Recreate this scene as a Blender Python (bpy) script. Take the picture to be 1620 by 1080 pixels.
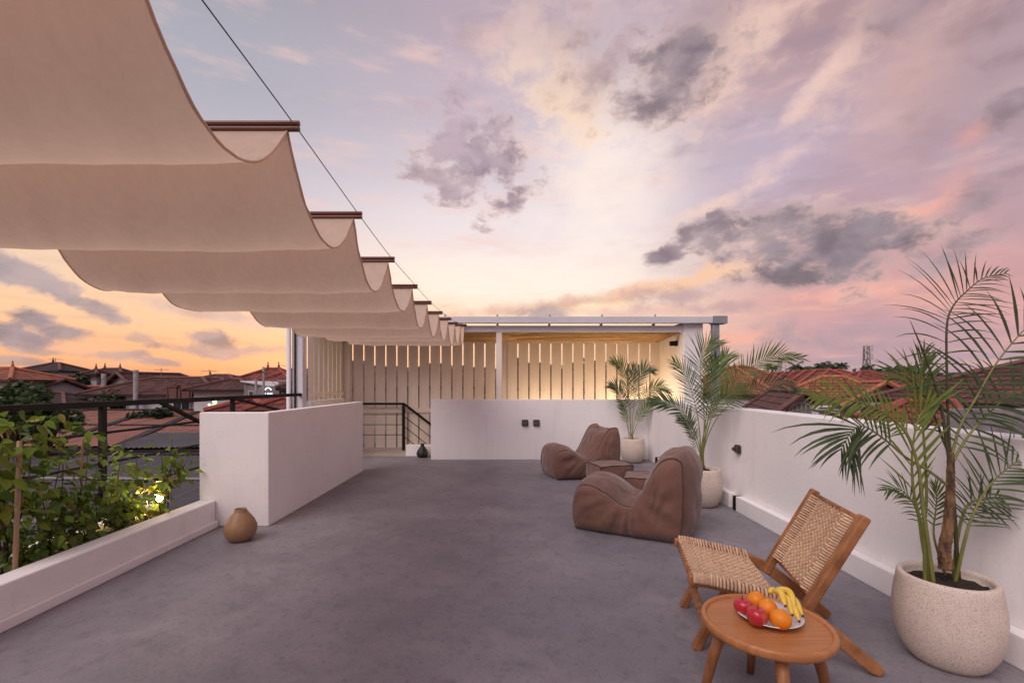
import bpy, bmesh, math, random
from mathutils import Vector, Matrix, noise as mnoise
R = math.radians
random.seed(7)
for o in list(bpy.data.objects):
    bpy.data.objects.remove(o)
SC = bpy.context.scene
COL = SC.collection

# ------------------------------------------------------------------ camera
H = 1.35                      # eye height
F, CX, CY = 734.0, 805.0, 608.0
cam = bpy.data.cameras.new('camera')
cam.lens, cam.sensor_width = 16.31, 36.0
cam.shift_x, cam.shift_y = 5 / 1620, 68 / 1620
cam.clip_start, cam.clip_end = 0.05, 3000
camo = bpy.data.objects.new('camera', cam)
COL.objects.link(camo)
camo.location = (0, 0, H)
camo.rotation_euler = (R(90), 0, 0)
SC.camera = camo

def P(px, py, Y):             # point of the place seen at (px, py) at depth Y
    return Vector(((px - CX) / F * Y, Y, H - (py - CY) / F * Y))
def G(px, py, z=0.0):         # the same for a known height
    return P(px, py, F * (H - z) / (py - CY))

# ------------------------------------------------------------------ colour
def s2l(c):
    c = c / 255.0
    return c / 12.92 if c <= 0.04045 else ((c + 0.055) / 1.055) ** 2.4
def rgb(r, g, b):
    return (s2l(r), s2l(g), s2l(b), 1)

# ------------------------------------------------------------------ sky (world)
W = bpy.data.worlds.new('World')
SC.world = W
W.use_nodes = True
nt = W.node_tree
nt.nodes.clear()
def N(kind, **kw):
    n = nt.nodes.new(kind)
    for k, v in kw.items():
        setattr(n, k, v)
    return n
def L(a, b):
    nt.links.new(a, b)
def math_(op, a, b=None, c=None, clamp=False):
    n = N('ShaderNodeMath', operation=op, use_clamp=clamp)
    for i, x in enumerate((a, b, c)):
        if x is None:
            continue
        if isinstance(x, (int, float)):
            n.inputs[i].default_value = x
        else:
            L(x, n.inputs[i])
    return n.outputs[0]
def maprange(v, a, b, c=0.0, d=1.0, smooth=True):
    n = N('ShaderNodeMapRange', interpolation_type='SMOOTHSTEP' if smooth else 'LINEAR')
    L(v, n.inputs[0])
    for i, x in enumerate((a, b, c, d)):
        n.inputs[i + 1].default_value = x
    return n.outputs[0]
def mixc(f, a, b):
    n = N('ShaderNodeMix', data_type='RGBA')
    if isinstance(f, (int, float)):
        n.inputs[0].default_value = f
    else:
        L(f, n.inputs[0])
    for i, x in ((6, a), (7, b)):
        if isinstance(x, tuple):
            n.inputs[i].default_value = x
        else:
            L(x, n.inputs[i])
    return n.outputs[2]
def ramp(v, stops):
    n = N('ShaderNodeValToRGB')
    cr = n.color_ramp
    cr.interpolation = 'EASE'
    while len(cr.elements) < len(stops):
        cr.elements.new(0.5)
    for e, (p, c) in zip(cr.elements, stops):
        e.position, e.color = p, c
    L(v, n.inputs[0])
    return n.outputs[0]
def azel(px, py):
    x, z = (px - CX) / F, (CY - py) / F
    return math.degrees(math.atan(x)), math.degrees(math.atan(z / math.hypot(1, x)))

tc = N('ShaderNodeTexCoord')
sep = N('ShaderNodeSeparateXYZ')
L(tc.outputs['Generated'], sep.inputs[0])
az = math_('MULTIPLY', math_('ARCTAN2', sep.outputs[0], sep.outputs[1]), 57.29578)
el = math_('MULTIPLY', math_('ARCSINE', sep.outputs[2]), 57.29578)
elf = math_('DIVIDE', math_('MAXIMUM', el, 0.0), 90.0, clamp=True)
def st(lst):
    return [(e / 90.0, rgb(*c)) for e, c in lst]
left = ramp(elf, st([(0, (228, 150, 110)), (3, (247, 182, 137)), (7, (252, 202, 161)), (11, (242, 206, 176)), (15, (224, 206, 202)),
                     (21, (196, 188, 198)), (30, (172, 171, 183)), (40, (157, 157, 168)), (60, (160, 158, 176)), (90, (160, 155, 175))]))
mid = ramp(elf, st([(0, (246, 196, 165)), (4, (250, 206, 172)), (8, (254, 224, 196)), (12, (254, 238, 224)), (19, (236, 222, 225)),
                    (25, (212, 198, 208)), (31, (196, 180, 192)), (39, (182, 164, 177)), (60, (168, 154, 170)), (90, (160, 155, 175))]))
right = ramp(elf, st([(0, (172, 148, 164)), (2, (180, 154, 166)), (5, (214, 162, 164)), (9, (210, 158, 158)), (14, (196, 156, 163)),
                      (20, (186, 158, 170)), (27, (186, 156, 163)), (34, (174, 144, 150)), (45, (156, 134, 146)), (90, (160, 155, 175))]))
back = ramp(elf, st([(0, (170, 150, 168)), (8, (190, 162, 175)), (20, (182, 164, 182)), (45, (168, 158, 178)), (90, (160, 155, 175))]))
c = mixc(maprange(az, -36, -2), left, mid)
c = mixc(maprange(az, 8, 36), c, right)
absaz = math_('ABSOLUTE', az)
c = mixc(maprange(absaz, 60, 130), c, back)

# cloud coordinates: azimuth/elevation in degrees, warped by noise
com = N('ShaderNodeCombineXYZ')
L(az, com.inputs[0]); L(el, com.inputs[1])
def noise_(vec, scale, detail=6, rough=0.55, sxyz=None, rot=0):
    if sxyz:
        m = N('ShaderNodeMapping')
        m.inputs['Scale'].default_value = sxyz
        m.inputs['Rotation'].default_value = (0, 0, rot)
        L(vec, m.inputs[0]); vec = m.outputs[0]
    n = N('ShaderNodeTexNoise')
    n.inputs['Scale'].default_value = scale
    n.inputs['Detail'].default_value = detail
    n.inputs['Roughness'].default_value = rough
    L(vec, n.inputs['Vector'])
    return n
wn = noise_(com.outputs[0], 0.14, 3, 0.5)
sub = N('ShaderNodeVectorMath', operation='SUBTRACT')
L(wn.outputs['Color'], sub.inputs[0]); sub.inputs[1].default_value = (0.5, 0.5, 0.5)
sca = N('ShaderNodeVectorMath', operation='MULTIPLY')
L(sub.outputs[0], sca.inputs[0]); sca.inputs[1].default_value = (4.5, 2.6, 0)
add = N('ShaderNodeVectorMath', operation='ADD')
L(com.outputs[0], add.inputs[0]); L(sca.outputs[0], add.inputs[1])
WARP = add.outputs[0]
w2 = noise_(com.outputs[0], 0.55, 2, 0.5)
sub2 = N('ShaderNodeVectorMath', operation='MULTIPLY_ADD')
L(w2.outputs['Color'], sub2.inputs[0]); sub2.inputs[1].default_value = (1.6, 1.0, 0); L(com.outputs[0], sub2.inputs[2])
SOFTW = sub2.outputs[0]
fb = noise_(SOFTW, 0.30, 10, 0.62, (0.75, 1.2, 1)).outputs[0]
fb = maprange(fb, 0.30, 0.70, 0.0, 1.0, False)
fine = noise_(SOFTW, 0.26, 5, 0.5, (0.75, 1.4, 1), R(12)).outputs[0]
streak = noise_(com.outputs[0], 0.5, 7, 0.6, (0.22, 1.6, 1), R(-9)).outputs[0]
diag = noise_(com.outputs[0], 0.22, 6, 0.58, (0.35, 1.5, 1), R(-38)).outputs[0]
# broad streaky veil over the whole sky
veil_hi = math_('MULTIPLY', maprange(diag, 0.50, 0.72), maprange(el, 6, 20))
c = mixc(math_('MULTIPLY', veil_hi, 0.55), c, rgb(240, 200, 190))
veil_lo = math_('MULTIPLY', maprange(diag, 0.48, 0.28), maprange(el, 6, 20))
c = mixc(math_('MULTIPLY', math_('MULTIPLY', veil_lo, maprange(az, -10, 25)), 0.5), c, rgb(158, 134, 150))
band = math_('MULTIPLY', maprange(streak, 0.5, 0.7), maprange(el, 16, 5))
c = mixc(math_('MULTIPLY', band, 0.5), c, rgb(246, 186, 162))
band2 = math_('MULTIPLY', maprange(streak, 0.47, 0.3), maprange(el, 15, 4))
c = mixc(math_('MULTIPLY', band2, 0.45), c, rgb(186, 150, 152))

def blob(px, py, rx, ry, ang, col, s, k=1.5, soft=0.8, warp=True, dark=False):
    global c
    a, e = azel(px, py)
    sx = rx / F * 57.3 / (1 + ((px - CX) / F) ** 2)
    sy = ry / F * 57.3 / math.sqrt(1 + ((px - CX) / F) ** 2)
    m = N('ShaderNodeMapping', vector_type='TEXTURE')
    m.inputs['Location'].default_value = (a, e, 0)
    m.inputs['Rotation'].default_value = (0, 0, R(ang))
    m.inputs['Scale'].default_value = (sx, sy, 1)
    L(WARP if warp else com.outputs[0], m.inputs[0])
    ln = N('ShaderNodeVectorMath', operation='LENGTH')
    L(m.outputs[0], ln.inputs[0])
    v = math_('MULTIPLY_ADD', fb, k, -0.5 * k)
    v = math_('SUBTRACT', math_('ADD', v, 1.0), ln.outputs['Value'])
    f = maprange(v, -0.35 * soft, 0.75 * soft, 0, s)
    if dark:
        f = math_('MULTIPLY', f, maprange(fine, 0.3, 0.6, 0.80, 1.0))
        lite = tuple(min(255, q + 20) for q in col)
        c = mixc(f, c, mixc(maprange(fine, 0.42, 0.68), rgb(*lite), rgb(*[q - 4 for q in col])))
    else:
        c = mixc(f, c, rgb(*col))
# soft bright glow high in the middle
for b in [(955, 260, 120, 170, 0, (254, 236, 226), .85, .7, 1.6), (850, 90, 75, 60, 0, (246, 216, 194), .75, 1.7, 1.6),
          (915, 160, 60, 60, 30, (252, 218, 186), .8, 1.2, 1.2), (1130, 95, 60, 50, 20, (236, 202, 188), .6, 1.6, 1.5),
          (1230, 240, 170, 70, 18, (190, 178, 200), .6, .9, 1.7), (1010, 40, 90, 40, 20, (205, 186, 196), .5, 1, 1.3),
          (1190, 60, 120, 40, 50, (236, 200, 186), .7, 1.7, 1.7), (1345, 85, 120, 34, 52, (234, 196, 182), .65, 1.8, 1.7),
          (1300, 128, 80, 15, 32, (238, 203, 192), .65, 1.2, 1.2), (1440, 120, 140, 70, 55, (216, 174, 166), .75, 1.4, 1.6),
          (1245, 248, 80, 16, 22, (228, 196, 196), .7, 1.2, 1.2), (1450, 332, 135, 12, 11, (240, 176, 160), .85, 1.4, 1.2),
          (1520, 285, 80, 26, 45, (224, 166, 160), .6, 1.6, 1.5), (1540, 210, 50, 14, 0, (226, 166, 160), .75, 1.3, 1.0),
          (1120, 330, 85, 13, 16, (246, 210, 192), .6, 1.5, 1.3), (1010, 462, 220, 13, 8, (246, 196, 160), .85, 1.2, 1.2),
          (870, 486, 190, 14, 6, (216, 174, 156), .8, 1.0, 1.2), (860, 500, 190, 9, 8, (255, 226, 182), .8, .9, 1.0),
          (1140, 430, 140, 13, 13, (246, 198, 164), .75, 1.4, 1.3), (1000, 494, 240, 12, 0, (224, 180, 170), .65, 1.1, 1.2),
          (1310, 468, 150, 12, 0, (240, 174, 160), .8, 1.4, 1.2), (1190, 535, 80, 9, 0, (243, 176, 158), .75, 1.3, 1.1),
          (1400, 520, 190, 34, 0, (166, 146, 162), .7, 1.2, 1.5), (1250, 545, 80, 17, 0, (168, 148, 160), .7, 1.5, 1.2),
          (1080, 470, 80, 16, 0, (184, 152, 158), .75, 1.5, 1.1), (1140, 488, 70, 12, 0, (186, 154, 160), .7, 1.5, 1.1)]:
    blob(*b)
# dark clouds
DK = (132, 116, 126)
CLOUDS = [(900, 30, 150, 46, 0, (176, 150, 158), .65, 1.8, 1.8), (950, 115, 70, 50, 0, (164, 140, 147), .8, 2.2, 1.5),
          (1085, 100, 72, 58, 25, (128, 111, 121), 1.0, 1.6, 1.0), (1060, 135, 85, 40, 10, (136, 119, 127), .95, 1.7, 1.1),
          (758, 250, 78, 62, -30, (150, 131, 143), .95, 2.6, 1.0), (700, 282, 56, 30, -20, (164, 144, 154), .85, 2.8, 1.0),
          (728, 170, 50, 70, 0, (180, 158, 172), .6, 2.4, 1.4),
          (1300, 390, 135, 52, -4, (131, 115, 124), 1.0, 1.6, .9), (1205, 372, 80, 42, -8, (139, 122, 130), .98, 1.9, .9),
          (1365, 388, 75, 52, 0, (124, 108, 118), 1.0, 1.7, .9), (1110, 372, 66, 24, 5, (144, 126, 134), .95, 2.0, .8),
          (1050, 408, 26, 17, 0, (140, 122, 131), 1.0, 1.4, .8), (1260, 435, 105, 22, 0, (127, 111, 120), 1.0, 1.5, .9),
          (1345, 345, 60, 26, 0, (138, 121, 129), .9, 1.9, .9),
          (1525, 385, 46, 36, 0, (142, 122, 133), .85, 1.9, 1.0), (1600, 175, 44, 26, 0, (132, 114, 124), .85, 1.9, 1.0),
          (1545, 310, 56, 22, 8, (148, 127, 136), .8, 1.9, 1.0), (1570, 70, 210, 100, 40, (150, 128, 137), .75, 1.5, 1.7),
          (1440, 5, 100, 34, 10, (142, 122, 131), .8, 1.7, 1.2), (1610, 270, 80, 140, 0, (152, 129, 139), .7, 1.5, 1.6),
          (1480, 410, 66, 24, 0, (156, 134, 143), .65, 1.9, 1.1),
          (40, 442, 110, 22, -16, (150, 134, 142), .95, 1.8, .8), (140, 482, 70, 15, -18, (158, 140, 145), .9, 2.0, .8),
          (55, 508, 54, 20, 0, (144, 129, 139), .97, 1.7, .8), (20, 537, 85, 20, -9, (144, 129, 139), .97, 1.7, .8),
          (118, 527, 58, 15, 0, (138, 123, 133), 1.0, 1.5, .8), (342, 533, 48, 14, -3, (144, 129, 138), .95, 1.7, .8),
          (330, 495, 140, 16, -8, (188, 166, 166), .75, 1.6, 1.2), (345, 554, 84, 9, -3, (158, 138, 141), .9, 1.9, .9),
          (190, 560, 50, 9, 0, (158, 138, 141), .9, 1.9, .9), (262, 572, 44, 8, 0, (158, 138, 141), .9, 1.9, .9),
          (40, 574, 76, 9, 0, (163, 140, 141), .85, 1.9, .9), (215, 535, 22, 9, 0, (188, 158, 150), .7, 1.9, .9), (90, 558, 60, 7, 0, (170, 145, 143), .8, 1.9, .9),
          (855, 496, 46, 13, 0, (158, 138, 145), .85, 2.0, .9), (420, 556, 60, 7, 0, (180, 150, 147), .7, 1.9, .9)]
CLOUDS = [(a_[0], a_[1], a_[2], a_[3] * .92, a_[4], a_[5], a_[6], a_[7] * .85, a_[8] * 1.0) for a_ in CLOUDS]
for b in CLOUDS:                  # peach-lit rims first, then the grey bodies
    if b[1] < 450 and b[6] > .84:
        blob(b[0], b[1] - 3, b[2] * 1.12, b[3] * 1.22, b[4], (244, 208, 190), .42, b[7] * .9, 1.2)
for b in CLOUDS:
    blob(*b, dark=True)
SKY_GAIN = 0.69
bg = N('ShaderNodeBackground')
L(c, bg.inputs[0]); bg.inputs[1].default_value = SKY_GAIN
SUN_EL, SUN_AZ = 44, -140      # soft high light; azimuth from ahead, positive to the right
skt = N('ShaderNodeTexSky', sky_type='NISHITA', sun_disc=False)
skt.sun_elevation, skt.sun_rotation = R(1.5), R(-20)
bg2 = N('ShaderNodeBackground')
L(skt.outputs[0], bg2.inputs[0]); bg2.inputs[1].default_value = 0.01
ad = N('ShaderNodeAddShader')
L(bg.outputs[0], ad.inputs[0]); L(bg2.outputs[0], ad.inputs[1])
out = N('ShaderNodeOutputWorld')
L(ad.outputs[0], out.inputs[0])
W.cycles.sampling_method = 'MANUAL'
W.cycles.sample_map_resolution = 512

# one very soft, low-powered sun: added from behind left to brighten the walls
sun = bpy.data.lights.new('sun', 'SUN')
sun.energy, sun.angle, sun.color = 1.5, R(45), (1.0, 0.875, 0.835)
suno = bpy.data.objects.new('sun', sun)
COL.objects.link(suno)
dirv = Vector((math.sin(R(SUN_AZ)) * math.cos(R(SUN_EL)), math.cos(R(SUN_AZ)) * math.cos(R(SUN_EL)), math.sin(R(SUN_EL))))
suno.rotation_euler = dirv.to_track_quat('Z', 'Y').to_euler()

SC.view_settings.view_transform = 'Standard'
SC.view_settings.look = 'None'
SC.view_settings.exposure = 0.58
SC.view_settings.gamma = 1
SC.view_settings.use_curve_mapping = False
SC.render.engine = 'CYCLES'
SC.cycles.use_denoising = True
SC.cycles.max_bounces = 7
SC.cycles.diffuse_bounces = 4
SC.cycles.glossy_bounces = 3
SC.cycles.transmission_bounces = 5
SC.cycles.transparent_max_bounces = 6
SC.cycles.caustics_reflective = False
SC.cycles.caustics_refractive = False
SC.cycles.sample_clamp_indirect = 4

# ------------------------------------------------------------------ materials
def mat(name, col, col2=None, rough=0.7, scale=4.0, detail=6, bump=0.0, bscale=None, metallic=0.0, stretch=None, rand=0.0,
        spec=0.4, fac=(0.35, 0.65), trans=0.0, emit=None, sheen=0.0, speck=None, uvbrick=None, coat=0.0, bdist=0.01, trans_col=None):
    m = bpy.data.materials.new(name)
    m.use_nodes = True
    t = m.node_tree
    b = t.nodes['Principled BSDF']
    outn = t.nodes['Material Output']
    nn = t.nodes.new
    ln = t.links.new
    b.inputs['Roughness'].default_value = rough
    b.inputs['Metallic'].default_value = metallic
    b.inputs['Specular IOR Level'].default_value = spec
    if coat:
        b.inputs['Coat Weight'].default_value = coat
        b.inputs['Coat Roughness'].default_value = 0.15
    if sheen:
        b.inputs['Sheen Weight'].default_value = sheen
    tcx = nn('ShaderNodeTexCoord')
    mp = nn('ShaderNodeMapping')
    ln(tcx.outputs['Object'], mp.inputs[0])
    if stretch:
        mp.inputs['Scale'].default_value = stretch
    ns = nn('ShaderNodeTexNoise')
    ns.inputs['Scale'].default_value = scale
    ns.inputs['Detail'].default_value = detail
    ns.inputs['Roughness'].default_value = 0.6
    ln(mp.outputs[0], ns.inputs['Vector'])
    col = tuple(col) + (1,) if len(col) == 3 else col
    cur = None
    if col2 is not None:
        col2 = tuple(col2) + (1,) if len(col2) == 3 else col2
        mr = nn('ShaderNodeMapRange')
        mr.inputs[1].default_value, mr.inputs[2].default_value = fac
        ln(ns.outputs[0], mr.inputs[0])
        mx = nn('ShaderNodeMix'); mx.data_type = 'RGBA'
        mx.inputs[6].default_value, mx.inputs[7].default_value = col, col2
        ln(mr.outputs[0], mx.inputs[0])
        cur = mx.outputs[2]
    else:
        cv = nn('ShaderNodeRGB'); cv.outputs[0].default_value = col
        cur = cv.outputs[0]
    hgt = None
    if uvbrick:
        bw, bh, mortar, dark = uvbrick
        uv = nn('ShaderNodeUVMap')
        br = nn('ShaderNodeTexBrick')
        br.inputs['Scale'].default_value = 1.0
        br.inputs['Brick Width'].default_value = bw
        br.inputs['Row Height'].default_value = bh
        br.inputs['Mortar Size'].default_value = mortar
        br.inputs['Mortar Smooth'].default_value = 0.6
        br.inputs['Color1'].default_value = (0.62, 0.62, 0.62, 1)
        br.inputs['Color2'].default_value = (1.25, 1.25, 1.25, 1)
        br.inputs['Mortar'].default_value = (dark, dark, dark, 1)
        br.offset = 0.0
        ln(uv.outputs[0], br.inputs['Vector'])
        mm = nn('ShaderNodeMix'); mm.data_type = 'RGBA'; mm.blend_type = 'MULTIPLY'
        mm.inputs[0].default_value = 1
        ln(cur, mm.inputs[6]); ln(br.outputs['Color'], mm.inputs[7])
        cur = mm.outputs[2]
    if speck:
        for sc_, thr, cc in speck:
            vo = nn('ShaderNodeTexVoronoi')
            vo.inputs['Scale'].default_value = sc_
            vo.inputs['Randomness'].default_value = 1
            ln(tcx.outputs['Object'], vo.inputs['Vector'])
            n2 = nn('ShaderNodeTexWhiteNoise')
            ln(vo.outputs['Position'], n2.inputs['Vector'])
            th = nn('ShaderNodeMath'); th.operation = 'MULTIPLY'
            ln(n2.outputs['Value'], th.inputs[0]); th.inputs[1].default_value = thr
            lt = nn('ShaderNodeMath'); lt.operation = 'LESS_THAN'
            ln(vo.outputs['Distance'], lt.inputs[0]); ln(th.outputs[0], lt.inputs[1])
            mx = nn('ShaderNodeMix'); mx.data_type = 'RGBA'
            ln(lt.outputs[0], mx.inputs[0]); ln(cur, mx.inputs[6]); mx.inputs[7].default_value = cc + (1,)
            cur = mx.outputs[2]
    if rand:
        oi = nn('ShaderNodeObjectInfo')
        hs = nn('ShaderNodeHueSaturation')
        mr = nn('ShaderNodeMapRange')
        mr.inputs[3].default_value, mr.inputs[4].default_value = 1 - rand, 1 + rand
        ln(oi.outputs['Random'], mr.inputs[0])
        ln(mr.outputs[0], hs.inputs['Value']); ln(cur, hs.inputs['Color'])
        mr2 = nn('ShaderNodeMapRange')
        mr2.inputs[3].default_value, mr2.inputs[4].default_value = 0.5 - rand * 0.06, 0.5 + rand * 0.06
        ln(oi.outputs['Random'], mr2.inputs[0]); ln(mr2.outputs[0], hs.inputs['Hue'])
        cur = hs.outputs[0]
    ln(cur, b.inputs['Base Color'])
    if bump:
        nb = nn('ShaderNodeTexNoise')
        nb.inputs['Scale'].default_value = bscale or scale * 6
        nb.inputs['Detail'].default_value = 5
        ln(mp.outputs[0], nb.inputs['Vector'])
        bp = nn('ShaderNodeBump')
        bp.inputs['Strength'].default_value = bump
        bp.inputs['Distance'].default_value = bdist
        ln(nb.outputs[0], bp.inputs['Height'])
        ln(bp.outputs[0], b.inputs['Normal'])
    if emit:
        b.inputs['Emission Color'].default_value = emit[0] + (1,)
        b.inputs['Emission Strength'].default_value = emit[1]
    if trans:
        tr = nn('ShaderNodeBsdfTranslucent')
        if trans_col:
            tr.inputs[0].default_value = trans_col + (1,)
        else:
            ln(cur, tr.inputs[0])
        ms = nn('ShaderNodeMixShader')
        ms.inputs[0].default_value = trans
        ln(b.outputs[0], ms.inputs[1]); ln(tr.outputs[0], ms.inputs[2])
        ln(ms.outputs[0], outn.inputs[0])
    return m

M = {}
M['plaster'] = mat('white_plaster', (.86, .83, .82), (.78, .745, .735), .85, 1.3, 10, .35, 45, fac=(.3, .8), bdist=.005)
def layers(m, ls):
    """lay noise blotches of a second colour over a material: (scale, stretch, from, to, amount, colour)"""
    t = m.node_tree; b = t.nodes['Principled BSDF']
    src = b.inputs['Base Color'].links[0].from_socket
    tcx = t.nodes.new('ShaderNodeTexCoord')
    for sc_, st3, lo, hi, amt, colr in ls:
        mp = t.nodes.new('ShaderNodeMapping'); mp.inputs['Scale'].default_value = st3; mp.inputs['Rotation'].default_value = (0, 0, R(25))
        t.links.new(tcx.outputs['Object'], mp.inputs[0])
        n = t.nodes.new('ShaderNodeTexNoise'); n.inputs['Scale'].default_value = sc_; n.inputs['Detail'].default_value = 10; n.inputs['Roughness'].default_value = .62
        t.links.new(mp.outputs[0], n.inputs['Vector'])
        mr = t.nodes.new('ShaderNodeMapRange'); mr.inputs[1].default_value, mr.inputs[2].default_value, mr.inputs[4].default_value = lo, hi, amt
        t.links.new(n.outputs[0], mr.inputs[0])
        mx = t.nodes.new('ShaderNodeMix'); mx.data_type = 'RGBA'
        t.links.new(mr.outputs[0], mx.inputs[0]); t.links.new(src, mx.inputs[6]); mx.inputs[7].default_value = colr + (1,)
        src = mx.outputs[2]
    t.links.new(src, b.inputs['Base Color'])
    return m
M['floor'] = layers(mat('grey_cement_floor', (.190, .176, .198), (.262, .240, .262), .60, .8, 12, .5, 42, fac=(.36, .66), bdist=.004),
    [(1.6, (.8, 1.2, 1), .48, .74, .5, (.35, .32, .335)), (3.1, (1, 1, 1), .50, .72, .5, (.14, .128, .148)),
     (11.0, (1, 1, 1), .52, .68, .55, (.14, .128, .15)), (34.0, (1, 1, 1), .56, .68, .55, (.11, .10, .115)), (60.0, (1, 1, 1), .60, .70, .5, (.40, .37, .39))])
layers(M['plaster'], [(2.2, (2.4, 2.4, .35), .54, .80, .40, (.63, .575, .56)), (6.0, (1, 1, 1), .58, .75, .30, (.66, .61, .60)), (24.0, (1, 1, 1), .60, .72, .22, (.60, .55, .54))])
M['landing'] = mat('beige_landing', (.42, .36, .31), (.5, .43, .37), .8, 3, 6, .2, 50)
M['slat'] = mat('cream_painted_board', (.84, .755, .66), (.79, .70, .605), .6, 3, 6, .12, 20, stretch=(6, 6, .4), rand=.05)
M['white_metal'] = mat('white_metal', (.68, .67, .69), (.6, .59, .62), .45, 2, 4)
M['grey_metal'] = mat('grey_metal', (.30, .31, .34), (.25, .26, .29), .45, 3, 4)
M['bamboo'] = mat('bamboo', (.62, .40, .19), (.40, .23, .10), .6, 8, 5, .2, 40, stretch=(.3, 4, 4), rand=.15)
M['black'] = mat('black_metal', (.010, .008, .008), (.016, .013, .012), .6, 4, 4, spec=.2)
M['cloth'] = mat('linen_cloth', (.76, .62, .51), (.68, .54, .44), .9, 30, 6, .25, 380, trans=.45, trans_col=(.90, .66, .48), bdist=.003, stretch=(1, 1, .25))
M['teak'] = mat('teak_wood', (.40, .175, .068), (.20, .074, .026), .42, 9.0, 8, .15, 30, stretch=(1, 3, .8), fac=(.34, .66))
M['teak_x'] = mat('teak_wood_board', (.54, .235, .088), (.36, .135, .046), .33, 5.0, 9, .05, 12, stretch=(.7, 18, 1), fac=(.25, .75))
M['batten'] = mat('dark_wood_batten', (.15, .048, .026), (.09, .028, .016), .45, 6, 5, .1, 30, stretch=(.4, 5, 5))
M['cord'] = mat('woven_cord', (.66, .46, .31), (.50, .32, .20), .8, 60, 4, .4, 300, bdist=.002, rand=.14)
M['terrazzo'] = mat('terrazzo', (.68, .58, .50), (.61, .51, .44), .6, 6, 5, .12, 60, bdist=.003,
                    speck=[(170, .36, (.28, .18, .13)), (290, .44, (.40, .29, .23)), (110, .20, (.16, .10, .07)), (210, .3, (.74, .67, .60))])
M['soil'] = mat('soil', (.018, .012, .009), (.05, .032, .022), .95, 30, 8, 1.0, 60, bdist=.02)
M['bag'] = mat('taupe_canvas', (.178, .090, .066), (.145, .073, .054), .78, 5, 6, .45, 11, bdist=.02, sheen=.3, spec=.22)
M['seam'] = mat('dark_seam', (.045, .026, .024), None, .7)
M['ceramic'] = mat('tan_ceramic', (.34, .20, .105), (.27, .15, .075), .45, 6, 6, .1, 40, stretch=(1, 1, 3))
M['black_ceramic'] = mat('black_ceramic', (.014, .016, .016), (.022, .026, .026), .5, 8, 5, .15, 40)
M['plate'] = mat('white_glaze', (.78, .77, .80), None, .16, spec=.5)
M['apple'] = mat('apple_skin', (.46, .018, .03), (.60, .15, .11), .28, 14, 4, fac=(.42, .75), coat=.3, stretch=(1, 1, .35))
M['orange'] = mat('orange_peel', (.82, .265, .012), (.72, .20, .01), .42, 5, 4, .5, 190, bdist=.002)
M['banana'] = mat('banana_skin', (.80, .56, .085), (.70, .46, .07), .5, 22, 5, fac=(.45, .8))
M['stem'] = mat('dark_stem', (.05, .028, .014), None, .8)
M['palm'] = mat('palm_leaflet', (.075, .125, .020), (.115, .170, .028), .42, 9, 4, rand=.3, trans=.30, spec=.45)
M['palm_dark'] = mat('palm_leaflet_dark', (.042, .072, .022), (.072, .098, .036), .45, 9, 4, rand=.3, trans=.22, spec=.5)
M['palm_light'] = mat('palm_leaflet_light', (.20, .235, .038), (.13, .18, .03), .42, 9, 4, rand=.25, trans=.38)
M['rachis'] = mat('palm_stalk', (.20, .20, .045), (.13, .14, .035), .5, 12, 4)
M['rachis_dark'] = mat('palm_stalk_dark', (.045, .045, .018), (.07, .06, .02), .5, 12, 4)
M['palm_trunk'] = mat('palm_trunk_bark', (.25, .135, .06), (.055, .03, .02), .85, 14, 9, .8, 50, stretch=(2, 2, .7), fac=(.38, .60))
M['leaf'] = mat('bush_leaf', (.155, .255, .03), (.26, .34, .04), .45, 16, 3, rand=.42, trans=.42)
M['leaf_dark'] = mat('dark_bush_leaf', (.07, .14, .024), (.12, .19, .03), .5, 16, 3, rand=.4, trans=.28)
M['leaf_yellow'] = mat('yellowing_leaf', (.30, .22, .03), (.18, .19, .03), .5, 16, 3, rand=.35, trans=.4)
M['twig'] = mat('twig_bark', (.09, .055, .035), (.05, .03, .02), .85, 20, 5, .4, 60)
M['bamboo_stake'] = mat('bamboo_stake', (.38, .25, .15), (.26, .16, .095), .6, 9, 5, .2, 40, stretch=(2, 2, .4))
M['straw'] = mat('dry_straw', (.30, .20, .11), (.20, .13, .07), .8, 20, 3)
TB = (.24, .30, .022, .28)
M['tile_orange'] = mat('orange_roof_tile', (.34, .118, .062), (.24, .078, .044), .75, .9, 7, .3, 8, uvbrick=TB)
M['tile_red'] = mat('red_roof_tile', (.245, .070, .048), (.165, .048, .037), .75, .9, 7, .3, 8, uvbrick=TB)
M['tile_brown'] = mat('brown_roof_tile', (.135, .052, .040), (.08, .034, .030), .8, .9, 7, .3, 8, uvbrick=TB)
M['tile_dark'] = mat('dark_roof_tile', (.075, .045, .038), (.045, .028, .026), .8, .9, 7, .3, 8, uvbrick=TB)
M['ridge_orange'] = mat('orange_ridge_tile', (.46, .17, .085), (.34, .115, .06), .75, 5, 5)
M['ridge_red'] = mat('red_ridge_tile', (.33, .085, .055), (.24, .06, .045), .75, 5, 5)
M['ridge_brown'] = mat('brown_ridge_tile', (.16, .075, .06), (.11, .05, .042), .75, 5, 5)
M['wall_white'] = mat('house_white_render', (.62, .60, .60), (.48, .46, .46), .85, .8, 8, .2, 20)
M['wall_grey'] = mat('house_grey_render', (.33, .30, .29), (.20, .18, .18), .9, 1.0, 9, .3, 12, fac=(.3, .7))
M['wall_stain'] = mat('stained_concrete', (.30, .27, .28), (.15, .13, .135), .9, 1.6, 10, .4, 12, fac=(.36, .66))
M['frame_paint'] = mat('window_frame', (.55, .53, .52), None, .6)
M['pane'] = mat('window_glass', (.03, .035, .045), (.05, .055, .065), .08, 3, 3, spec=.6)
M['lit_pane'] = mat('lit_window_glass', (.6, .5, .35), None, .3, emit=((1.0, .86, .6), 1.6))
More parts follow.
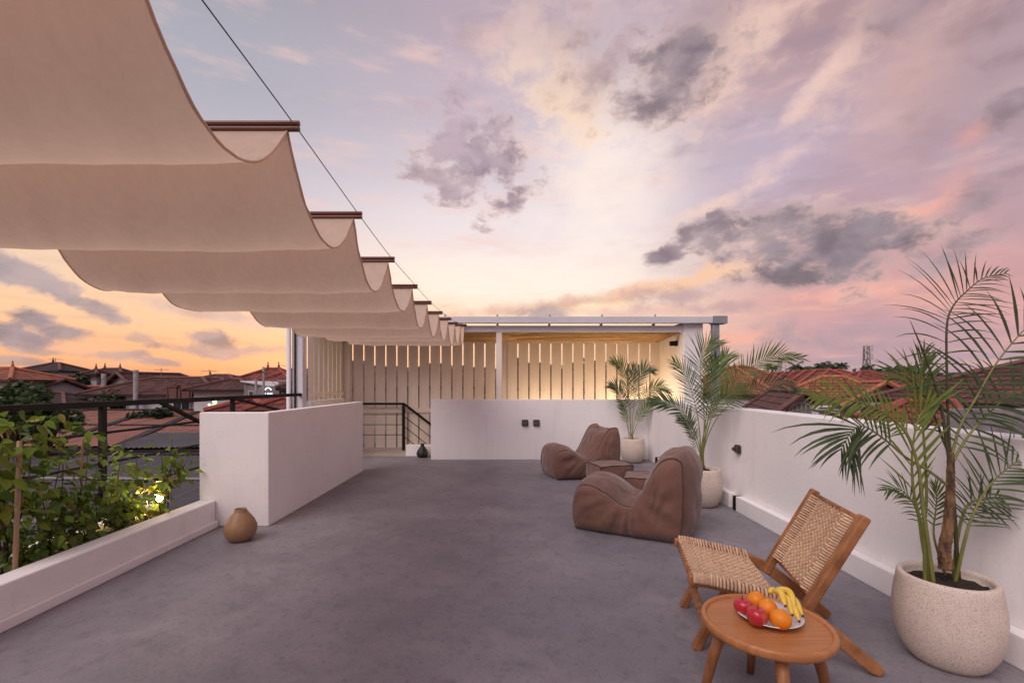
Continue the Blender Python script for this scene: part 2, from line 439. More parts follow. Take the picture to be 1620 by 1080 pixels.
M['rust'] = mat('rusty_sheet_metal', (.27, .118, .08), (.20, .08, .055), .7, .8, 9, .2, 20, fac=(.3, .7))
M['asbestos'] = mat('grey_corrugated_sheet', (.115, .108, .115), (.062, .057, .062), .8, .7, 9, .3, 10, fac=(.3, .7))
M['dark_gap'] = mat('dark_timber', (.03, .022, .02), (.045, .03, .026), .9, 3, 4)
M['ground'] = mat('ground', (.045, .05, .03), (.08, .07, .055), .95, .05, 10)
M['tree_leaf'] = mat('tree_leaf', (.030, .060, .018), (.06, .095, .026), .6, .9, 4, trans=.2)
M['tree_far'] = mat('far_tree_leaf', (.028, .045, .022), (.05, .07, .03), .7, .3, 4, trans=.1)
M['concrete_pole'] = mat('concrete_pole', (.28, .25, .24), (.2, .18, .17), .9, 6, 5)
M['lamp_glow'] = mat('lamp_lens', (.9, .8, .6), None, .3, emit=((1.0, .68, .30), 60.0))
M['sign_white'] = mat('lit_sign_white', (.8, .8, .8), None, .4, emit=((.95, .97, 1.0), 1.0))
M['sign_green'] = mat('lit_sign_green', (.4, .6, .15), None, .4, emit=((.55, .95, .15), .6))
M['sign_blue'] = mat('blue_fascia', (.02, .035, .16), (.03, .05, .2), .5, 3, 3)
M['plastic_dark'] = mat('dark_plastic', (.035, .026, .026), (.05, .04, .04), .35, 8, 3)
M['plastic_grey'] = mat('grey_plastic', (.11, .085, .085), None, .35)

# ------------------------------------------------------------------ mesh helpers
class MB:
    def __init__(s):
        s.v, s.f, s.uv = [], [], []
    def add(s, vs, fs, uvs=None):
        o = len(s.v)
        s.v += [tuple(x) for x in vs]
        for i, f in enumerate(fs):
            s.f.append([o + k for k in f])
            s.uv.append(uvs[i] if uvs else None)
        return s
    def box(s, x0, x1, y0, y1, z0, z1):
        return s.add([(x0, y0, z0), (x1, y0, z0), (x1, y1, z0), (x0, y1, z0), (x0, y0, z1), (x1, y0, z1), (x1, y1, z1), (x0, y1, z1)],
                     [(0, 3, 2, 1), (4, 5, 6, 7), (0, 1, 5, 4), (1, 2, 6, 5), (2, 3, 7, 6), (3, 0, 4, 7)])
    def prism(s, poly, z0, z1):
        n = len(poly)
        return s.add([(x, y, z0) for x, y in poly] + [(x, y, z1) for x, y in poly],
                     [tuple(range(n))[::-1], tuple(range(n, 2 * n))] + [(i, (i + 1) % n, n + (i + 1) % n, n + i) for i in range(n)])
    def bar(s, p, q, w, h, up=(0, 0, 1), taper=1.0):
        p, q = Vector(p), Vector(q)
        d = (q - p).normalized()
        up = Vector(up)
        a = d.cross(up)
        if a.length < 1e-4:
            a = d.cross(Vector((0, 1, 0)))
        a.normalize()
        b = a.cross(d).normalized()
        vs = []
        for c_, k in ((p, 1.0), (q, taper)):
            for i, j in ((-1, -1), (1, -1), (1, 1), (-1, 1)):
                vs.append(c_ + a * (i * w / 2 * k) + b * (j * h / 2 * k))
        return s.add(vs, [(0, 1, 2, 3), (4, 7, 6, 5), (0, 4, 5, 1), (1, 5, 6, 2), (2, 6, 7, 3), (3, 7, 4, 0)])
    def tube(s, pts, rad, n=8, cap=True, flat=1.0, ref=(0, 0, 1)):
        pts = [Vector(p) for p in pts]
        if isinstance(rad, (int, float)):
            rad = [rad] * len(pts)
        vs, fs = [], []
        prev = None
        for i, p in enumerate(pts):
            t = (pts[min(i + 1, len(pts) - 1)] - pts[max(i - 1, 0)])
            t = t.normalized() if t.length > 1e-9 else Vector((0, 0, 1))
            if prev is None:
                a = t.cross(Vector(ref))
                if a.length < 1e-3:
                    a = t.cross(Vector((1, 0, 0)))
            else:
                a = prev - t * prev.dot(t)
            a.normalize()
            prev = a
            b = t.cross(a)
            for k in range(n):
                an = 2 * math.pi * k / n
                vs.append(p + (a * math.cos(an) + b * math.sin(an) * flat) * rad[i])
        m = len(pts)
        for i in range(m - 1):
            for k in range(n):
                k2 = (k + 1) % n
                fs.append((i * n + k, i * n + k2, (i + 1) * n + k2, (i + 1) * n + k))
        if cap:
            fs.append(tuple(range(n))[::-1])
            fs.append(tuple(range((m - 1) * n, m * n)))
        return s.add(vs, fs)
    def lathe(s, prof, c=(0, 0, 0), n=32, closed=False):
        vs, fs = [], []
        for r, z in prof:
            for k in range(n):
                a = 2 * math.pi * k / n
                vs.append((c[0] + r * math.cos(a), c[1] + r * math.sin(a), c[2] + z))
        m = len(prof)
        for i in range(m - 1):
            for k in range(n):
                k2 = (k + 1) % n
                fs.append((i * n + k, i * n + k2, (i + 1) * n + k2, (i + 1) * n + k))
        fs.append(tuple(range(n))[::-1])
        fs.append(tuple(range((m - 1) * n, m * n)))
        return s.add(vs, fs)
    def mesh(s, name, m, smooth=False):
        me = bpy.data.meshes.new(name)
        me.from_pydata(s.v, [], s.f)
        if any(u for u in s.uv):
            lay = me.uv_layers.new(name='UVMap')
            i = 0
            for f, u in zip(s.f, s.uv):
                for k in range(len(f)):
                    lay.data[i].uv = u[k] if u else (0, 0)
                    i += 1
        me.materials.append(m)
        if smooth:
            me.polygons.foreach_set('use_smooth', [True] * len(me.polygons))
        me.update()
        return me

def link(name, me, parent=None, loc=None):
    o = bpy.data.objects.new(name, me)
    COL.objects.link(o)
    if parent:
        o.parent = parent
    if loc is not None:
        o.location = loc
    return o
def obj(name, mb, m, parent=None, smooth=False, bevel=0.0, loc=None, kind=None, seg=2, auto=None):
    if isinstance(m, str):
        m = M[m]
    o = link(name, mb.mesh(name, m, smooth), parent, loc)
    if bevel:
        md = o.modifiers.new('bevel', 'BEVEL')
        md.width, md.segments, md.limit_method, md.angle_limit = bevel, seg, 'ANGLE', R(40)
    if kind:
        o['kind'] = kind
    return o
def tag(o, label, cat, group=None):
    o['label'], o['category'] = label, cat
    if group:
        o['group'] = group
    return o
def thing(name, label, cat, loc=(0, 0, 0), rz=0, group=None):
    o = bpy.data.objects.new(name, None)
    o.empty_display_size = .1
    COL.objects.link(o)
    o.location, o.rotation_euler = loc, (0, 0, rz)
    return tag(o, label, cat, group)
def struct(name, mb, m, **k):
    return obj(name, mb, m, kind='structure', **k)
def dup(root, loc, rz=None, label=None):
    r = root.copy(); COL.objects.link(r); r.location = loc
    if rz is not None:
        r.rotation_euler = (0, 0, rz)
    if label:
        r['label'] = label
    for ch in list(root.children):
        c2 = ch.copy(); COL.objects.link(c2); c2.parent = r
        for g in list(ch.children):
            d = g.copy(); COL.objects.link(d); d.parent = c2
    return r
def spline(pts, n):
    pts = [Vector(p) for p in pts]
    q = [pts[0] * 2 - pts[1]] + pts + [pts[-1] * 2 - pts[-2]]
    outp = []
    segs = len(pts) - 1
    for i in range(n + 1):
        t = i / n * segs
        k = min(int(t), segs - 1)
        u = t - k
        a, b, c_, d = q[k], q[k + 1], q[k + 2], q[k + 3]
        outp.append(0.5 * ((2 * b) + (c_ - a) * u + (2 * a - 5 * b + 4 * c_ - d) * u * u + (3 * b - a - 3 * c_ + d) * u ** 3))
    return outp

# ================================================================== SETTING
GZ = -5.0
g = MB(); g.add([(-1500, -400, GZ), (1500, -400, GZ), (1500, 2500, GZ), (-1500, 2500, GZ)], [(0, 1, 2, 3)])
struct('ground', g, 'ground')

KX0, KX1 = -2.95, -2.79         # kerb between floor and planter
struct('floor', MB().box(KX1 + .01, 2.51, -3.0, 8.77, -.30, 0), 'floor')
b = MB()
b.box(-3.50, 2.72, -3.0, 8.77, GZ + .01, -.302)
b.box(-3.62, -1.92, 8.775, 9.95, GZ + .01, -.052)
b.box(-1.915, 3.78, 8.775, 9.95, GZ + .01, -2.2)
o = obj('terrace_building', b, 'wall_white')
tag(o, 'white building whose flat roof is the terrace', 'building')
struct('landing', MB().box(-3.40, -1.92, 8.772, 9.93, -.05, -.004), 'landing')
st_ = thing('staircase', 'steps going down behind the back parapet by the black railing', 'staircase', (-1.91, 9.32, -.02))
for i in range(9):
    obj('step', MB().box(i * .25, i * .25 + .27, -.52, .52, -2.0, -.17 * (i + 1)), 'landing', st_)

# --- walls
w = thing('parapet_wall', 'white L-shaped parapet block beside the stair opening, behind the tan vase', 'wall', (-2.6, 4.5, 0))
obj('wall_body', MB().prism([(-.35, -.08), (.312, -.08), (.325, 2.73), (.205, 2.73), (.195, .04), (-.35, .04)], 0.0, 1.083), 'plaster', w, bevel=.008)
w = thing('parapet_wall', 'white back parapet carrying two dark sockets, in front of the slatted fence', 'wall', (.5, 8.4, 0))
obj('wall_body', MB().box(-1.90, 2.00, -.07, .08, 0, 1.08), 'plaster', w, bevel=.008)
w = thing('parapet_wall', 'long white right-hand parapet running behind the potted palms and lounge chair', 'wall', (2.6, 3, 0))
obj('wall_body', MB().box(-.10, .12, -6.0, 5.48, 0, 1.085), 'plaster', w, bevel=.008)
for y0, y1 in ((-6.0, 1.95), (2.10, 4.55)):
    obj('plinth', MB().box(-.18, -.102, y0, y1, 0.0, .16), 'plaster', w, bevel=.006)
for y0, y1 in ((1.965, 2.03), (4.62, 4.70)):
    obj('drain_outlet', MB().box(-.175, -.102, y0, y1, 0.0, .15), 'black', w, bevel=.004)
w = thing('low_wall', 'low white kerb wall with a skirting step, in front of the planted bed', 'wall', (-2.87, 1, 0))
obj('wall_body', MB().box(-.08, .08, -4.0, 3.417, 0, .25), 'plaster', w, bevel=.01)
obj('skirting', MB().box(.0815, .115, -4.0, 3.40, 0, .065), 'plaster', w, bevel=.008)
w = thing('low_wall', 'white side wall under the narrow slatted side fence', 'wall', (-3.45, 8.8, 0))
obj('wall_body', MB().box(-.09, .06, -.86, 1.10, -.004, 1.06), 'plaster', w, bevel=.006)
w = thing('low_wall', 'small white stair kerb behind the black vase', 'wall', (-1.66, 8.8, 0))
obj('wall_body', MB().box(-.29, .26, -.022, .10, -.02, .205), 'plaster', w, bevel=.006)
w = thing('side_wall', 'tall cream end wall of the pergola with a small black spotlight', 'wall', (3.3, 9, 0))
obj('wall_body', MB().box(-.15, .19, -.66, .90, GZ + .02, 2.44), 'plaster', w, bevel=.006)
obj('cap', MB().box(-.16, .20, -.67, .91, 2.441, 2.47), 'white_metal', w)

# --- planted bed
w = thing('planter_bed', 'narrow soil bed with a pale outer rim behind the low kerb wall', 'planter', (-3.2, 1, 0))
obj('outer_rim', MB().box(-.30, -.17, -4.0, 3.52, -.3, .19), 'plaster', w, bevel=.01)
sb = MB(); nx, ny = 8, 150
vs = []
for j in range(ny + 1):
    for i in range(nx + 1):
        x = -.168 + .416 * i / nx
        y = -4 + 7.5 * j / ny
        vs.append((x, y, .11 + .045 * mnoise.noise(Vector((x * 9, y * 9, 3))) + .02 * mnoise.noise(Vector((x * 30, y * 30, 1)))))
sb.add(vs, [(j * (nx + 1) + i, j * (nx + 1) + i + 1, (j + 1) * (nx + 1) + i + 1, (j + 1) * (nx + 1) + i) for j in range(ny) for i in range(nx)])
obj('soil', sb, 'soil', w, smooth=True)
sb = MB()
for i in range(260):
    x, y = random.uniform(-.15, .23), random.choice([random.uniform(1.2, 3.4), random.gauss(3.2, .15)])
    y = min(y, 3.35)
    a = random.uniform(0, 6.28); l = random.uniform(.05, .2)
    z = .13
    p0 = Vector((x, y, z)); p2 = p0 + Vector((math.cos(a) * l * .6, math.sin(a) * l * .6, random.uniform(.0, .10)))
    p1 = (p0 + p2) / 2 + Vector((0, 0, .03))
    p0.x, p1.x, p2.x = [min(max(q, -.16), .235) for q in (p0.x, p1.x, p2.x)]
    sb.tube([p0, p1, p2], [.0022, .002, .001], 3, cap=False)
obj('dry_straw', sb, 'straw', w, kind='stuff')

# ================================================================== PERGOLA
YF, YB = 8.36, 9.72
pg = thing('pergola', 'white pergola with a bamboo ceiling over the stair landing', 'pergola', (0, 9, 0))
def pbox(name, x0, x1, y0, y1, z0, z1, m='white_metal', bev=.005, par=pg):
    return obj(name, MB().box(x0, x1, y0 - 9, y1 - 9, z0, z1), m, par, bevel=bev)
pbox('beam', -3.50, 3.49, YF, YF + .10, 2.30, 2.41)
pbox('gutter', -3.60, 3.62, YF - .14, YF - .03, 2.44, 2.555, 'white_metal')
pbox('gutter_end', 3.625, 3.87, YF - .16, YF + .04, 2.43, 2.565, 'grey_metal')
pbox('downpipe', 3.625, 3.75, YF - .12, YF - .01, GZ + .02, 2.429, 'grey_metal', .02)
for px in (705, 787, 869, 951, 1034):
    x = (px - CX) / F * YF
    bb = MB().box(x - .018, x + .018, YF - 9 - .03, YF - 9 + .06, 2.4115, 2.4395)
    br = obj('bracket', bb, 'grey_metal', pg)
    obj('bolt', MB().lathe([(.016, 0), (.016, .03), (.009, .045)], (x, YF - 9 - .085, 2.556), 8), 'grey_metal', pg)
rs = MB()
for i in range(0, 98):
    x0 = -3.6 + i * .074
    for k, (dx, dz) in enumerate(((0, 0), (.02, .02), (.037, .02), (.057, 0))):
        pass
ys = [(YF - 9 - .02, 2.525), (9.95 - 9, 2.655)]
vs, fs = [], []
for i in range(98):
    for dx, dz in ((0, 0), (.02, .02), (.037, .02), (.057, 0)):
        for y, z in ys:
            vs.append((-3.6 + i * .074 + dx, y, z + dz))
for i in range(len(vs) // 2 - 1):
    fs.append((2 * i, 2 * i + 2, 2 * i + 3, 2 * i + 1))
rs.add(vs, fs)
ro = obj('roof_sheet', rs, 'grey_metal', pg)
md = ro.modifiers.new('solid', 'SOLIDIFY'); md.thickness = .004
obj('post', MB().box((785 - CX) / F * 8.41, (794 - CX) / F * 8.41, 8.37 - 9, 8.46 - 9, 1.081, 2.299), 'slat', pg, bevel=.004)
obj('post', MB().box(-3.66, -3.48, 7.83 - 9, 7.99 - 9, -.02, 2.40), 'white_metal', pg, bevel=.006)
obj('downpipe', MB().tube([(-3.70, 7.80 - 9, GZ), (-3.70, 7.80 - 9, 2.40)], .036, 12), 'white_metal', pg, smooth=True)
obj('conduit', MB().tube([(-3.60, 7.81 - 9, .2), (-3.60, 7.81 - 9, 2.38)], .014, 8), 'black', pg, smooth=True)
obj('side_beam', MB().box(-3.64, -3.50, 8.0 - 9, 9.8 - 9, 2.30, 2.40), 'white_metal', pg, bevel=.004)
obj('rear_beam', MB().box(-3.48, 3.14, 9.76 - 9, 9.85 - 9, 2.22, 2.32), 'white_metal', pg, bevel=.004)
bm_ = MB()
random.seed(3)
for k in range(44):
    y = YF + .115 + k * .0295
    z = 2.315 - (y - YF) / (YB - YF) * .07
    xs = -3.45
    while xs < 3.12:
        l = random.uniform(1.2, 2.6)
        xe = min(xs + l, 3.13)
        dz = random.uniform(-.008, .008)
        bm_.tube([(xs, y - 9, z + dz), ((xs + xe) / 2, y - 9 + random.uniform(-.006, .006), z + dz - random.uniform(0, .012)), (xe, y - 9, z + random.uniform(-.006, .006))],
                 random.uniform(.009, .016), 5)
        xs = xe + .005
obj('bamboo_ceiling', bm_, 'bamboo', pg, kind='stuff', smooth=True)

# --- slatted fences
fc = thing('slatted_fence', 'long cream fence of upright boards with narrow gaps at the back of the landing', 'fence', (0, YB, 0))
pitch, gap = .2305, .028
X0 = (558.2 - CX) / F * YB
me = MB().box(-(pitch - gap) / 2, (pitch - gap) / 2, -.012, .012, 0, 2.20).mesh('slat', M['slat'])
xg = X0 - pitch
for k in range(29):
    xa = X0 + (k - 1) * pitch
    o = link('slat', me, fc, (xa + pitch / 2, random.uniform(-.002, .002), .03))
    md = o.modifiers.new('bevel', 'BEVEL'); md.width, md.segments = .003, 1
    if k == 14:
        obj('joint_cover', MB().box(xa + pitch - gap / 2 - .03, xa + pitch + gap / 2 + .03, .0135, .03, .03, 2.23), 'slat', fc)
obj('rail', MB().box(-3.38, 3.14, -.05, -.0155, .765, .86), 'slat', fc, bevel=.003)
obj('top_rail', MB().box(-3.40, 3.145, -.03, .03, 2.2315, 2.30), 'slat', fc, bevel=.003)
obj('corner_post', MB().box(-3.40, -3.30, -.09, -.052, 0, 2.231), 'slat', fc, bevel=.003)
fs_ = thing('slatted_fence', 'short cream side fence of narrow upright boards beside the white corner post', 'fence', (-3.46, 7.98, 0))
me2 = MB().box(-.012, .012, -.0925, .0925, 0, 1.17).mesh('slat', M['slat'])
for k in range(8):
    o = link('slat', me2, fs_, (0, .12 + k * .215, 1.065))
    md = o.modifiers.new('bevel', 'BEVEL'); md.width, md.segments = .003, 1
obj('rail', MB().box(.0135, .04, .01, 1.66, 1.135, 1.20), 'slat', fs_, bevel=.003)
obj('top_rail', MB().box(-.02, .03, 0.01, 1.70, 2.2365, 2.298), 'slat', fs_, bevel=.003)

# --- stair railing (black)
sr = thing('stair_railing', 'black metal handrail at the head of the stairs', 'railing', (-2.2, 9.56, 0))
def sp(px, py):
    q = P(px, py, 9.56); return Vector((q.x + 2.2, 0, q.z))
obj('handrail', MB().bar(sp(555, 638.5), sp(640, 638.5), .04, .045), 'black', sr)
obj('handrail', MB().bar(sp(639, 638.5) + Vector((0, .001, 0)), sp(702, 687), .04, .045), 'black', sr)
obj('post', MB().bar(sp(638.5, 640), Vector((sp(638.5, 640).x, 0, 0)), .055, .055), 'black', sr)
for dy in (17, 33, 49):
    obj('bar', MB().tube([sp(555, 638.5 + dy), sp(638, 638.5 + dy)], .008, 6), 'black', sr)
    obj('bar', MB().tube([sp(639, 641 + dy), sp(702, 690 + dy)], .008, 6), 'black', sr)

# --- terrace railing (left)
RX = -3.52
lr = thing('terrace_railing', 'dark metal railing along the planted edge, braced diagonally', 'railing', (RX, 3, 0))
obj('top_rail', MB().box(-.025, .025, -6, 4.86, 1.155, 1.205), 'black', lr, bevel=.004)
for z in (.93, .665, .41):
    obj('bar', MB().tube([(0, -6, z), (0, 4.83, z)], .012, 8), 'black', lr, smooth=True)
for y in (.2 - 1.08, 1.02, 2.91):
    obj('post', MB().box(-.022, .022, y - .022, y + .022, -.3, 1.154), 'black', lr, bevel=.003)
obj('brace', MB().bar((.0, 1.70, 1.165), (.0, 2.34, .90), .03, .045, (1, 0, 0)), 'black', lr)
obj('brace', MB().bar((.0, 2.97, 1.165), (.0, 4.10, .96), .03, .045, (1, 0, 0)), 'black', lr)

# ================================================================== SHADE SAIL
random.seed(11)
BY = [-2.0, -1.26, -.52, .21, .95, 1.669, 2.381, 3.06, 3.83, 4.525, 5.28, 6.07, 6.84, 7.60, 8.30]
BZ = [2.62, 2.54, 2.46, 2.39, 2.335, 2.289, 2.229, 2.184, 2.169, 2.158, 2.177, 2.218, 2.263, 2.335, 2.42]
DR = [.27, .27, .27, .27, .275, .275, .285, .262, .285, .293, .30, .325, .31, .335]
def lx(y):
    if y < 3.3: return -2.40
    if y > 4.0: return -2.20
    return -2.40 + .20 * (y - 3.3) / .7
XR = -.80
ss = thing('shade_sail', 'cream cloth canopy hung in scallops between dark wooden battens on wires', 'canopy', (-1.6, 4, 0))
vs, fs = [], []
ncol, nseg = 70, 22
rows = 0
for i in range(len(BY) - 1):
    for j in range(nseg + (1 if i == len(BY) - 2 else 0)):
        t = j / nseg
        y = BY[i] + (BY[i + 1] - BY[i]) * t
        zl = BZ[i] + (BZ[i + 1] - BZ[i]) * t - .025
        shp = 1 - abs(2 * t - 1) ** 2.15
        for k in range(ncol + 1):
            u = k / ncol
            x = lx(y) + (XR - lx(y)) * u
            e = min(u, 1 - u)
            d = DR[i] * (1 + .05 * mnoise.noise(Vector((x * 1.3, i * 3.7, 0))) - .035 * math.exp(-e * 14))
            fold = .010 * mnoise.noise(Vector(((x * 4.5 + t * 1.9), i * 5.1, t * 1.3))) * shp + .005 * mnoise.noise(Vector((x * 11 + t * 5, i * 2.3, t * 2))) * shp
            xx = x + (.006 * mnoise.noise(Vector((y * 14, i, k // (ncol))) ) if k in (0, ncol) else 0)
            vs.append((xx + 1.6, y - 4 + fold * .8, zl - d * shp + fold))
        rows += 1
for j in range(rows - 1):
    for k in range(ncol):
        a = j * (ncol + 1) + k
        fs.append((a, a + 1, a + ncol + 2, a + ncol + 1))
cl = obj('cloth', MB().add(vs, fs), 'cloth', ss, smooth=True)
# frayed hem along both long edges
hm = MB()
for side in (0, ncol):
    pts = [Vector(vs[j * (ncol + 1) + side]) for j in range(rows)]
    hm.tube(pts, [.0045 + .002 * mnoise.noise(Vector((j * .9, side, 0))) for j in range(rows)], 5, cap=False)
obj('hem', hm, 'cloth', ss, smooth=True, kind='stuff')
for i, (y, z) in enumerate(zip(BY, BZ)):
    xl, xr = lx(y) - .05, XR + .046
    for dz in (-.009, .0105):
        bt = MB().tube([(xl + 1.6, y - 4, z + dz - .012), (xr + 1.6, y - 4, z + dz - .012)], .0098, 10)
        obj('batten', bt, 'batten', ss, smooth=False)
for wx in (-.787, -2.37):
    pts = []
    for y, z in zip(BY, BZ):
        pts.append((wx + 1.6 + (0.18 * min(max((y - 3.3) / .7, 0), 1) if wx < -2 else 0), y - 4, z + .016))
    pts = [(pts[0][0], -6.9, 2.70)] + pts + [(pts[-1][0], YF - 4 - .005, 2.425)]
    obj('wire', MB().tube(spline(pts, 90), .0021, 5), 'black', ss, smooth=True)
# ================================================================== BEAN BAGS
def poly_near(p, pl):
    best = None
    for a, b_ in zip(pl[:-1], pl[1:]):
        a, b_ = Vector(a), Vector(b_)
        d = b_ - a
        t = max(0, min(1, (p - a).dot(d) / d.dot(d)))
        q = a + d * t
        if best is None or (q - p).length < (best - p).length:
            best = q
    return best
def bean_bag(label, loc, rz, wid, seed, group, horns=0.0):
    # local: x from front (0) to back, y across, z up
    t = thing('bean_bag_chair', label, 'bean bag', loc, rz, group)
    out_pts = [(.03, .0), (.0, .10), (-.005, .25), (.015, .36), (.06, .415), (.15, .432), (.26, .40), (.37, .33), (.46, .282), (.54, .29),
               (.61, .37), (.675, .50), (.735, .62), (.795, .70), (.865, .732), (.94, .728), (.972, .66), (.98, .48), (.975, .30), (.965, .10), (.955, .0)]
    dense = spline([Vector((x, z, 0)) for x, z in out_pts], 84)
    prof = [Vector((p.x, max(p.y, 0), 0)) for p in dense]
    nb = 14
    bot = [Vector((.955 + (.03 - .955) * k / nb, 0, 0)) for k in range(1, nb)]
    ring = prof + bot
    n = len(ring)
    hw = wid / 2
    spine = [(.16, .20, 0), (.52, .13, 0), (.80, .28, 0), (.89, .58, 0)]
    tgt = [poly_near(p, spine) for p in ring]
    nc, nr = 20, 13
    vs, fs = [], []
    def wr(p, amp=1.0):
        q = Vector((p.x * 5 + seed, p.y * 5, p.z * 5))
        return (.018 * mnoise.noise(q) + .012 * mnoise.noise(q * 2.3) + .007 * mnoise.noise(q * 4.6)) * amp
    # band across the width
    for i, p in enumerate(ring):
        tg = tgt[i]
        outd = (p - tg)
        outd = outd.normalized() if outd.length > 1e-6 else Vector((0, 1, 0))
        for k in range(nc + 1):
            v = 2 * k / nc - 1
            bul = (.035 + .075 * max(0, outd.x) * (p.x > .9)) * (1 - v * v) - .012 * abs(v) ** 6
            pp = Vector((p.x, v * hw, p.y))
            crease = 0.0
            if .38 < p.x < .70 and p.y > .2:
                crease = -.018 * abs(mnoise.noise(Vector((v * 4.5 + seed, p.x * 3, p.y * 5)))) - .016 * math.exp(-((p.x - .535) / .03) ** 2) * (.6 + .4 * math.sin(v * 7 + seed))
            if horns and p.y > .62:
                bul -= horns * min(1, (p.y - .62) / .08) * (1 - abs(v) ** 3)
            dd = bul + wr(pp, 1 - abs(v) ** 4) + crease
            if p.y < .004:
                dd = 0
            x = pp.x + outd.x * dd
            z = max(pp.z + outd.y * dd, 0.002)
            vs.append((x, pp.y, z))
    for i in range(n):
        i2 = (i + 1) % n
        for k in range(nc):
            fs.append((i * (nc + 1) + k, i * (nc + 1) + k + 1, i2 * (nc + 1) + k + 1, i2 * (nc + 1) + k))
    # sides: columns between the bottom edge and the outline, bulging with distance from the seams
    npf = len(prof)
    def dist(x, z):
        dd = min((prof[q] - Vector((x, z, 0))).length for q in range(0, npf, 2))
        return min(dd, z * 1.4)
    for s in (-1, 1):
        k = 0 if s < 0 else nc
        cols = []
        for i, p in enumerate(prof):
            xb = min(max(p.x, .03), .955)
            col_ = [i * (nc + 1) + k]
            for r in range(1, nr):
                f = r / nr
                x, z = p.x + (xb - p.x) * f, p.y * (1 - f)
                d_ = min(dist(x, z) / .17, 1)
                a_ = math.atan2(z - .42, x - .52)
                rr_ = math.hypot(z - .42, x - .52)
                fold = .050 * mnoise.noise(Vector((a_ * 8.0 + seed, s, rr_ * 1.2))) * math.exp(-((rr_ - .25) / .2) ** 2)
                y = s * (hw + .085 * math.sqrt(max(0, 1 - (1 - d_) ** 2)) + (fold + wr(Vector((x, s * 3 + z, z)), .7)) * min(1, d_ * 2))
                col_.append(len(vs))
                vs.append((x, y, max(z, .003)))
            col_.append(len(vs)); vs.append((xb, s * hw, .003))
            cols.append(col_)
        for c0, c1 in zip(cols[:-1], cols[1:]):
            for r in range(nr):
                q = (c0[r], c1[r], c1[r + 1], c0[r + 1])
                fs.append(q if s > 0 else q[::-1])
    co = obj('cover', MB().add(vs, fs), 'bag', t, smooth=True)
    md = co.modifiers.new('sub', 'SUBSURF'); md.levels = md.render_levels = 1
    # seams: piping along both edges, upright seams on the sides
    for s in (-1, 1):
        k = 0 if s < 0 else nc
        pts = [Vector(vs[i * (nc + 1) + k]) + Vector((0, s * .004, .0)) for i in range(0, len(prof))]
        obj('piping', MB().tube(pts, .0048, 6), 'seam', t, smooth=True)
    # carrying strap slot near the top of the backrest
    obj('handle', MB().tube([(.77, -.07, .69), (.775, -.035, .708), (.778, 0, .714), (.775, .035, .708), (.77, .07, .69)], [.004, .011, .014, .011, .004], 8, flat=.5), 'seam', t, smooth=True)
    return t
bp0, bp1 = Vector((.607, 4.365, 0)), Vector((1.456, 3.886, 0))
dv = (bp1 - bp0).normalized()
ang = math.atan2(dv.y, dv.x)
nv = Vector((-dv.y, dv.x, 0))
BW = .66
bean_bag('brown canvas bean bag lounger nearest the lounge chair, its back turned to the camera', bp0 + nv * (BW / 2 + .02) + dv * .0, ang, BW, 2.0, 'brown bean bag seats')
ang2 = math.atan2(.174, .81)
d2 = Vector((math.cos(ang2), math.sin(ang2), 0)); n2 = Vector((-d2.y, d2.x, 0))
bean_bag('brown canvas bean bag lounger near the back parapet, seat facing the stairs', Vector((.66, 6.52, 0)) + n2 * (.36 + .02), ang2, .70, 9.0, 'brown bean bag seats', .085)

def pouf(label, loc, rz, sx, sy, sz, seed):
    t = thing('pouf', label, 'pouf', loc, rz, 'small brown poufs')
    n = 18
    grid = {}
    vs, fs = [], []
    def vert(p):
        k = (round(p[0], 4), round(p[1], 4), round(p[2], 4))
        if k not in grid:
            grid[k] = len(vs)
            x, y, z = p
            q = Vector((x, y, z))
            bx, by, bz = (1 - y * y) * (1 - z * z), (1 - x * x) * (1 - z * z), (1 - x * x) * (1 - y * y)
            X = x * (1 + .13 * bx * (1 if abs(x) > .999 else 0))
            Y = y * (1 + .13 * by * (1 if abs(y) > .999 else 0))
            Z = z * (1 - .10 * bz * (1 if z > .999 else 0))
            w_ = .03 * mnoise.noise(Vector((x * 2.2 + seed, y * 2.2, z * 2.2)))
            hgt = 1 - .05 * (abs(x) ** 6 * abs(y) ** 6)
            vs.append((X * sx / 2 * (1 + w_), Y * sy / 2 * (1 + w_), max(0.002, (Z * .5 + .5) * sz * hgt * (1 + (w_ if z > -.9 else 0)))))
        return grid[k]
    for ax in range(3):
        for s in (-1, 1):
            for i in range(n):
                for j in range(n):
                    q = []
                    for a, b_ in ((i, j), (i + 1, j), (i + 1, j + 1), (i, j + 1)):
                        p = [0, 0, 0]
                        p[ax] = s
                        p[(ax + 1) % 3] = 2 * a / n - 1
                        p[(ax + 2) % 3] = 2 * b_ / n - 1
                        q.append(vert(p))
                    fs.append(q if s > 0 else q[::-1])
    obj('cover', MB().add(vs, fs), 'bag', t, smooth=True)
    for z in (1.0,):
        pts = []
        for k in range(4 * n + 1):
            m_, f = divmod(k % (4 * n), n)
            u = 2 * f / n - 1
            p = [(u, -1, z), (1, u, z), (-u, 1, z), (-1, -u, z)][m_]
            key = tuple(round(a, 4) for a in p)
            if key not in grid:
                key = tuple(round(a + 0.0, 4) for a in p)
            pts.append(Vector(vs[grid[key]]) + Vector((p[0] * .003, p[1] * .003, .001)))
        obj('piping', MB().tube(pts, .0045, 5), 'seam', t, smooth=True)
    for cx, cy in ((-1, -1), (1, -1), (1, 1), (-1, 1)):
        pts = [Vector(vs[grid[(float(cx), float(cy), round(2 * k / n - 1, 4))]]) * 1.004 for k in range(n + 1)]
        obj('piping', MB().tube(pts, .0042, 5), 'seam', t, smooth=True)
    return t
pouf('brown square pouf standing against the bean bag by the back parapet', (1.315, 6.08, 0), R(16), .46, .42, .32, 1)
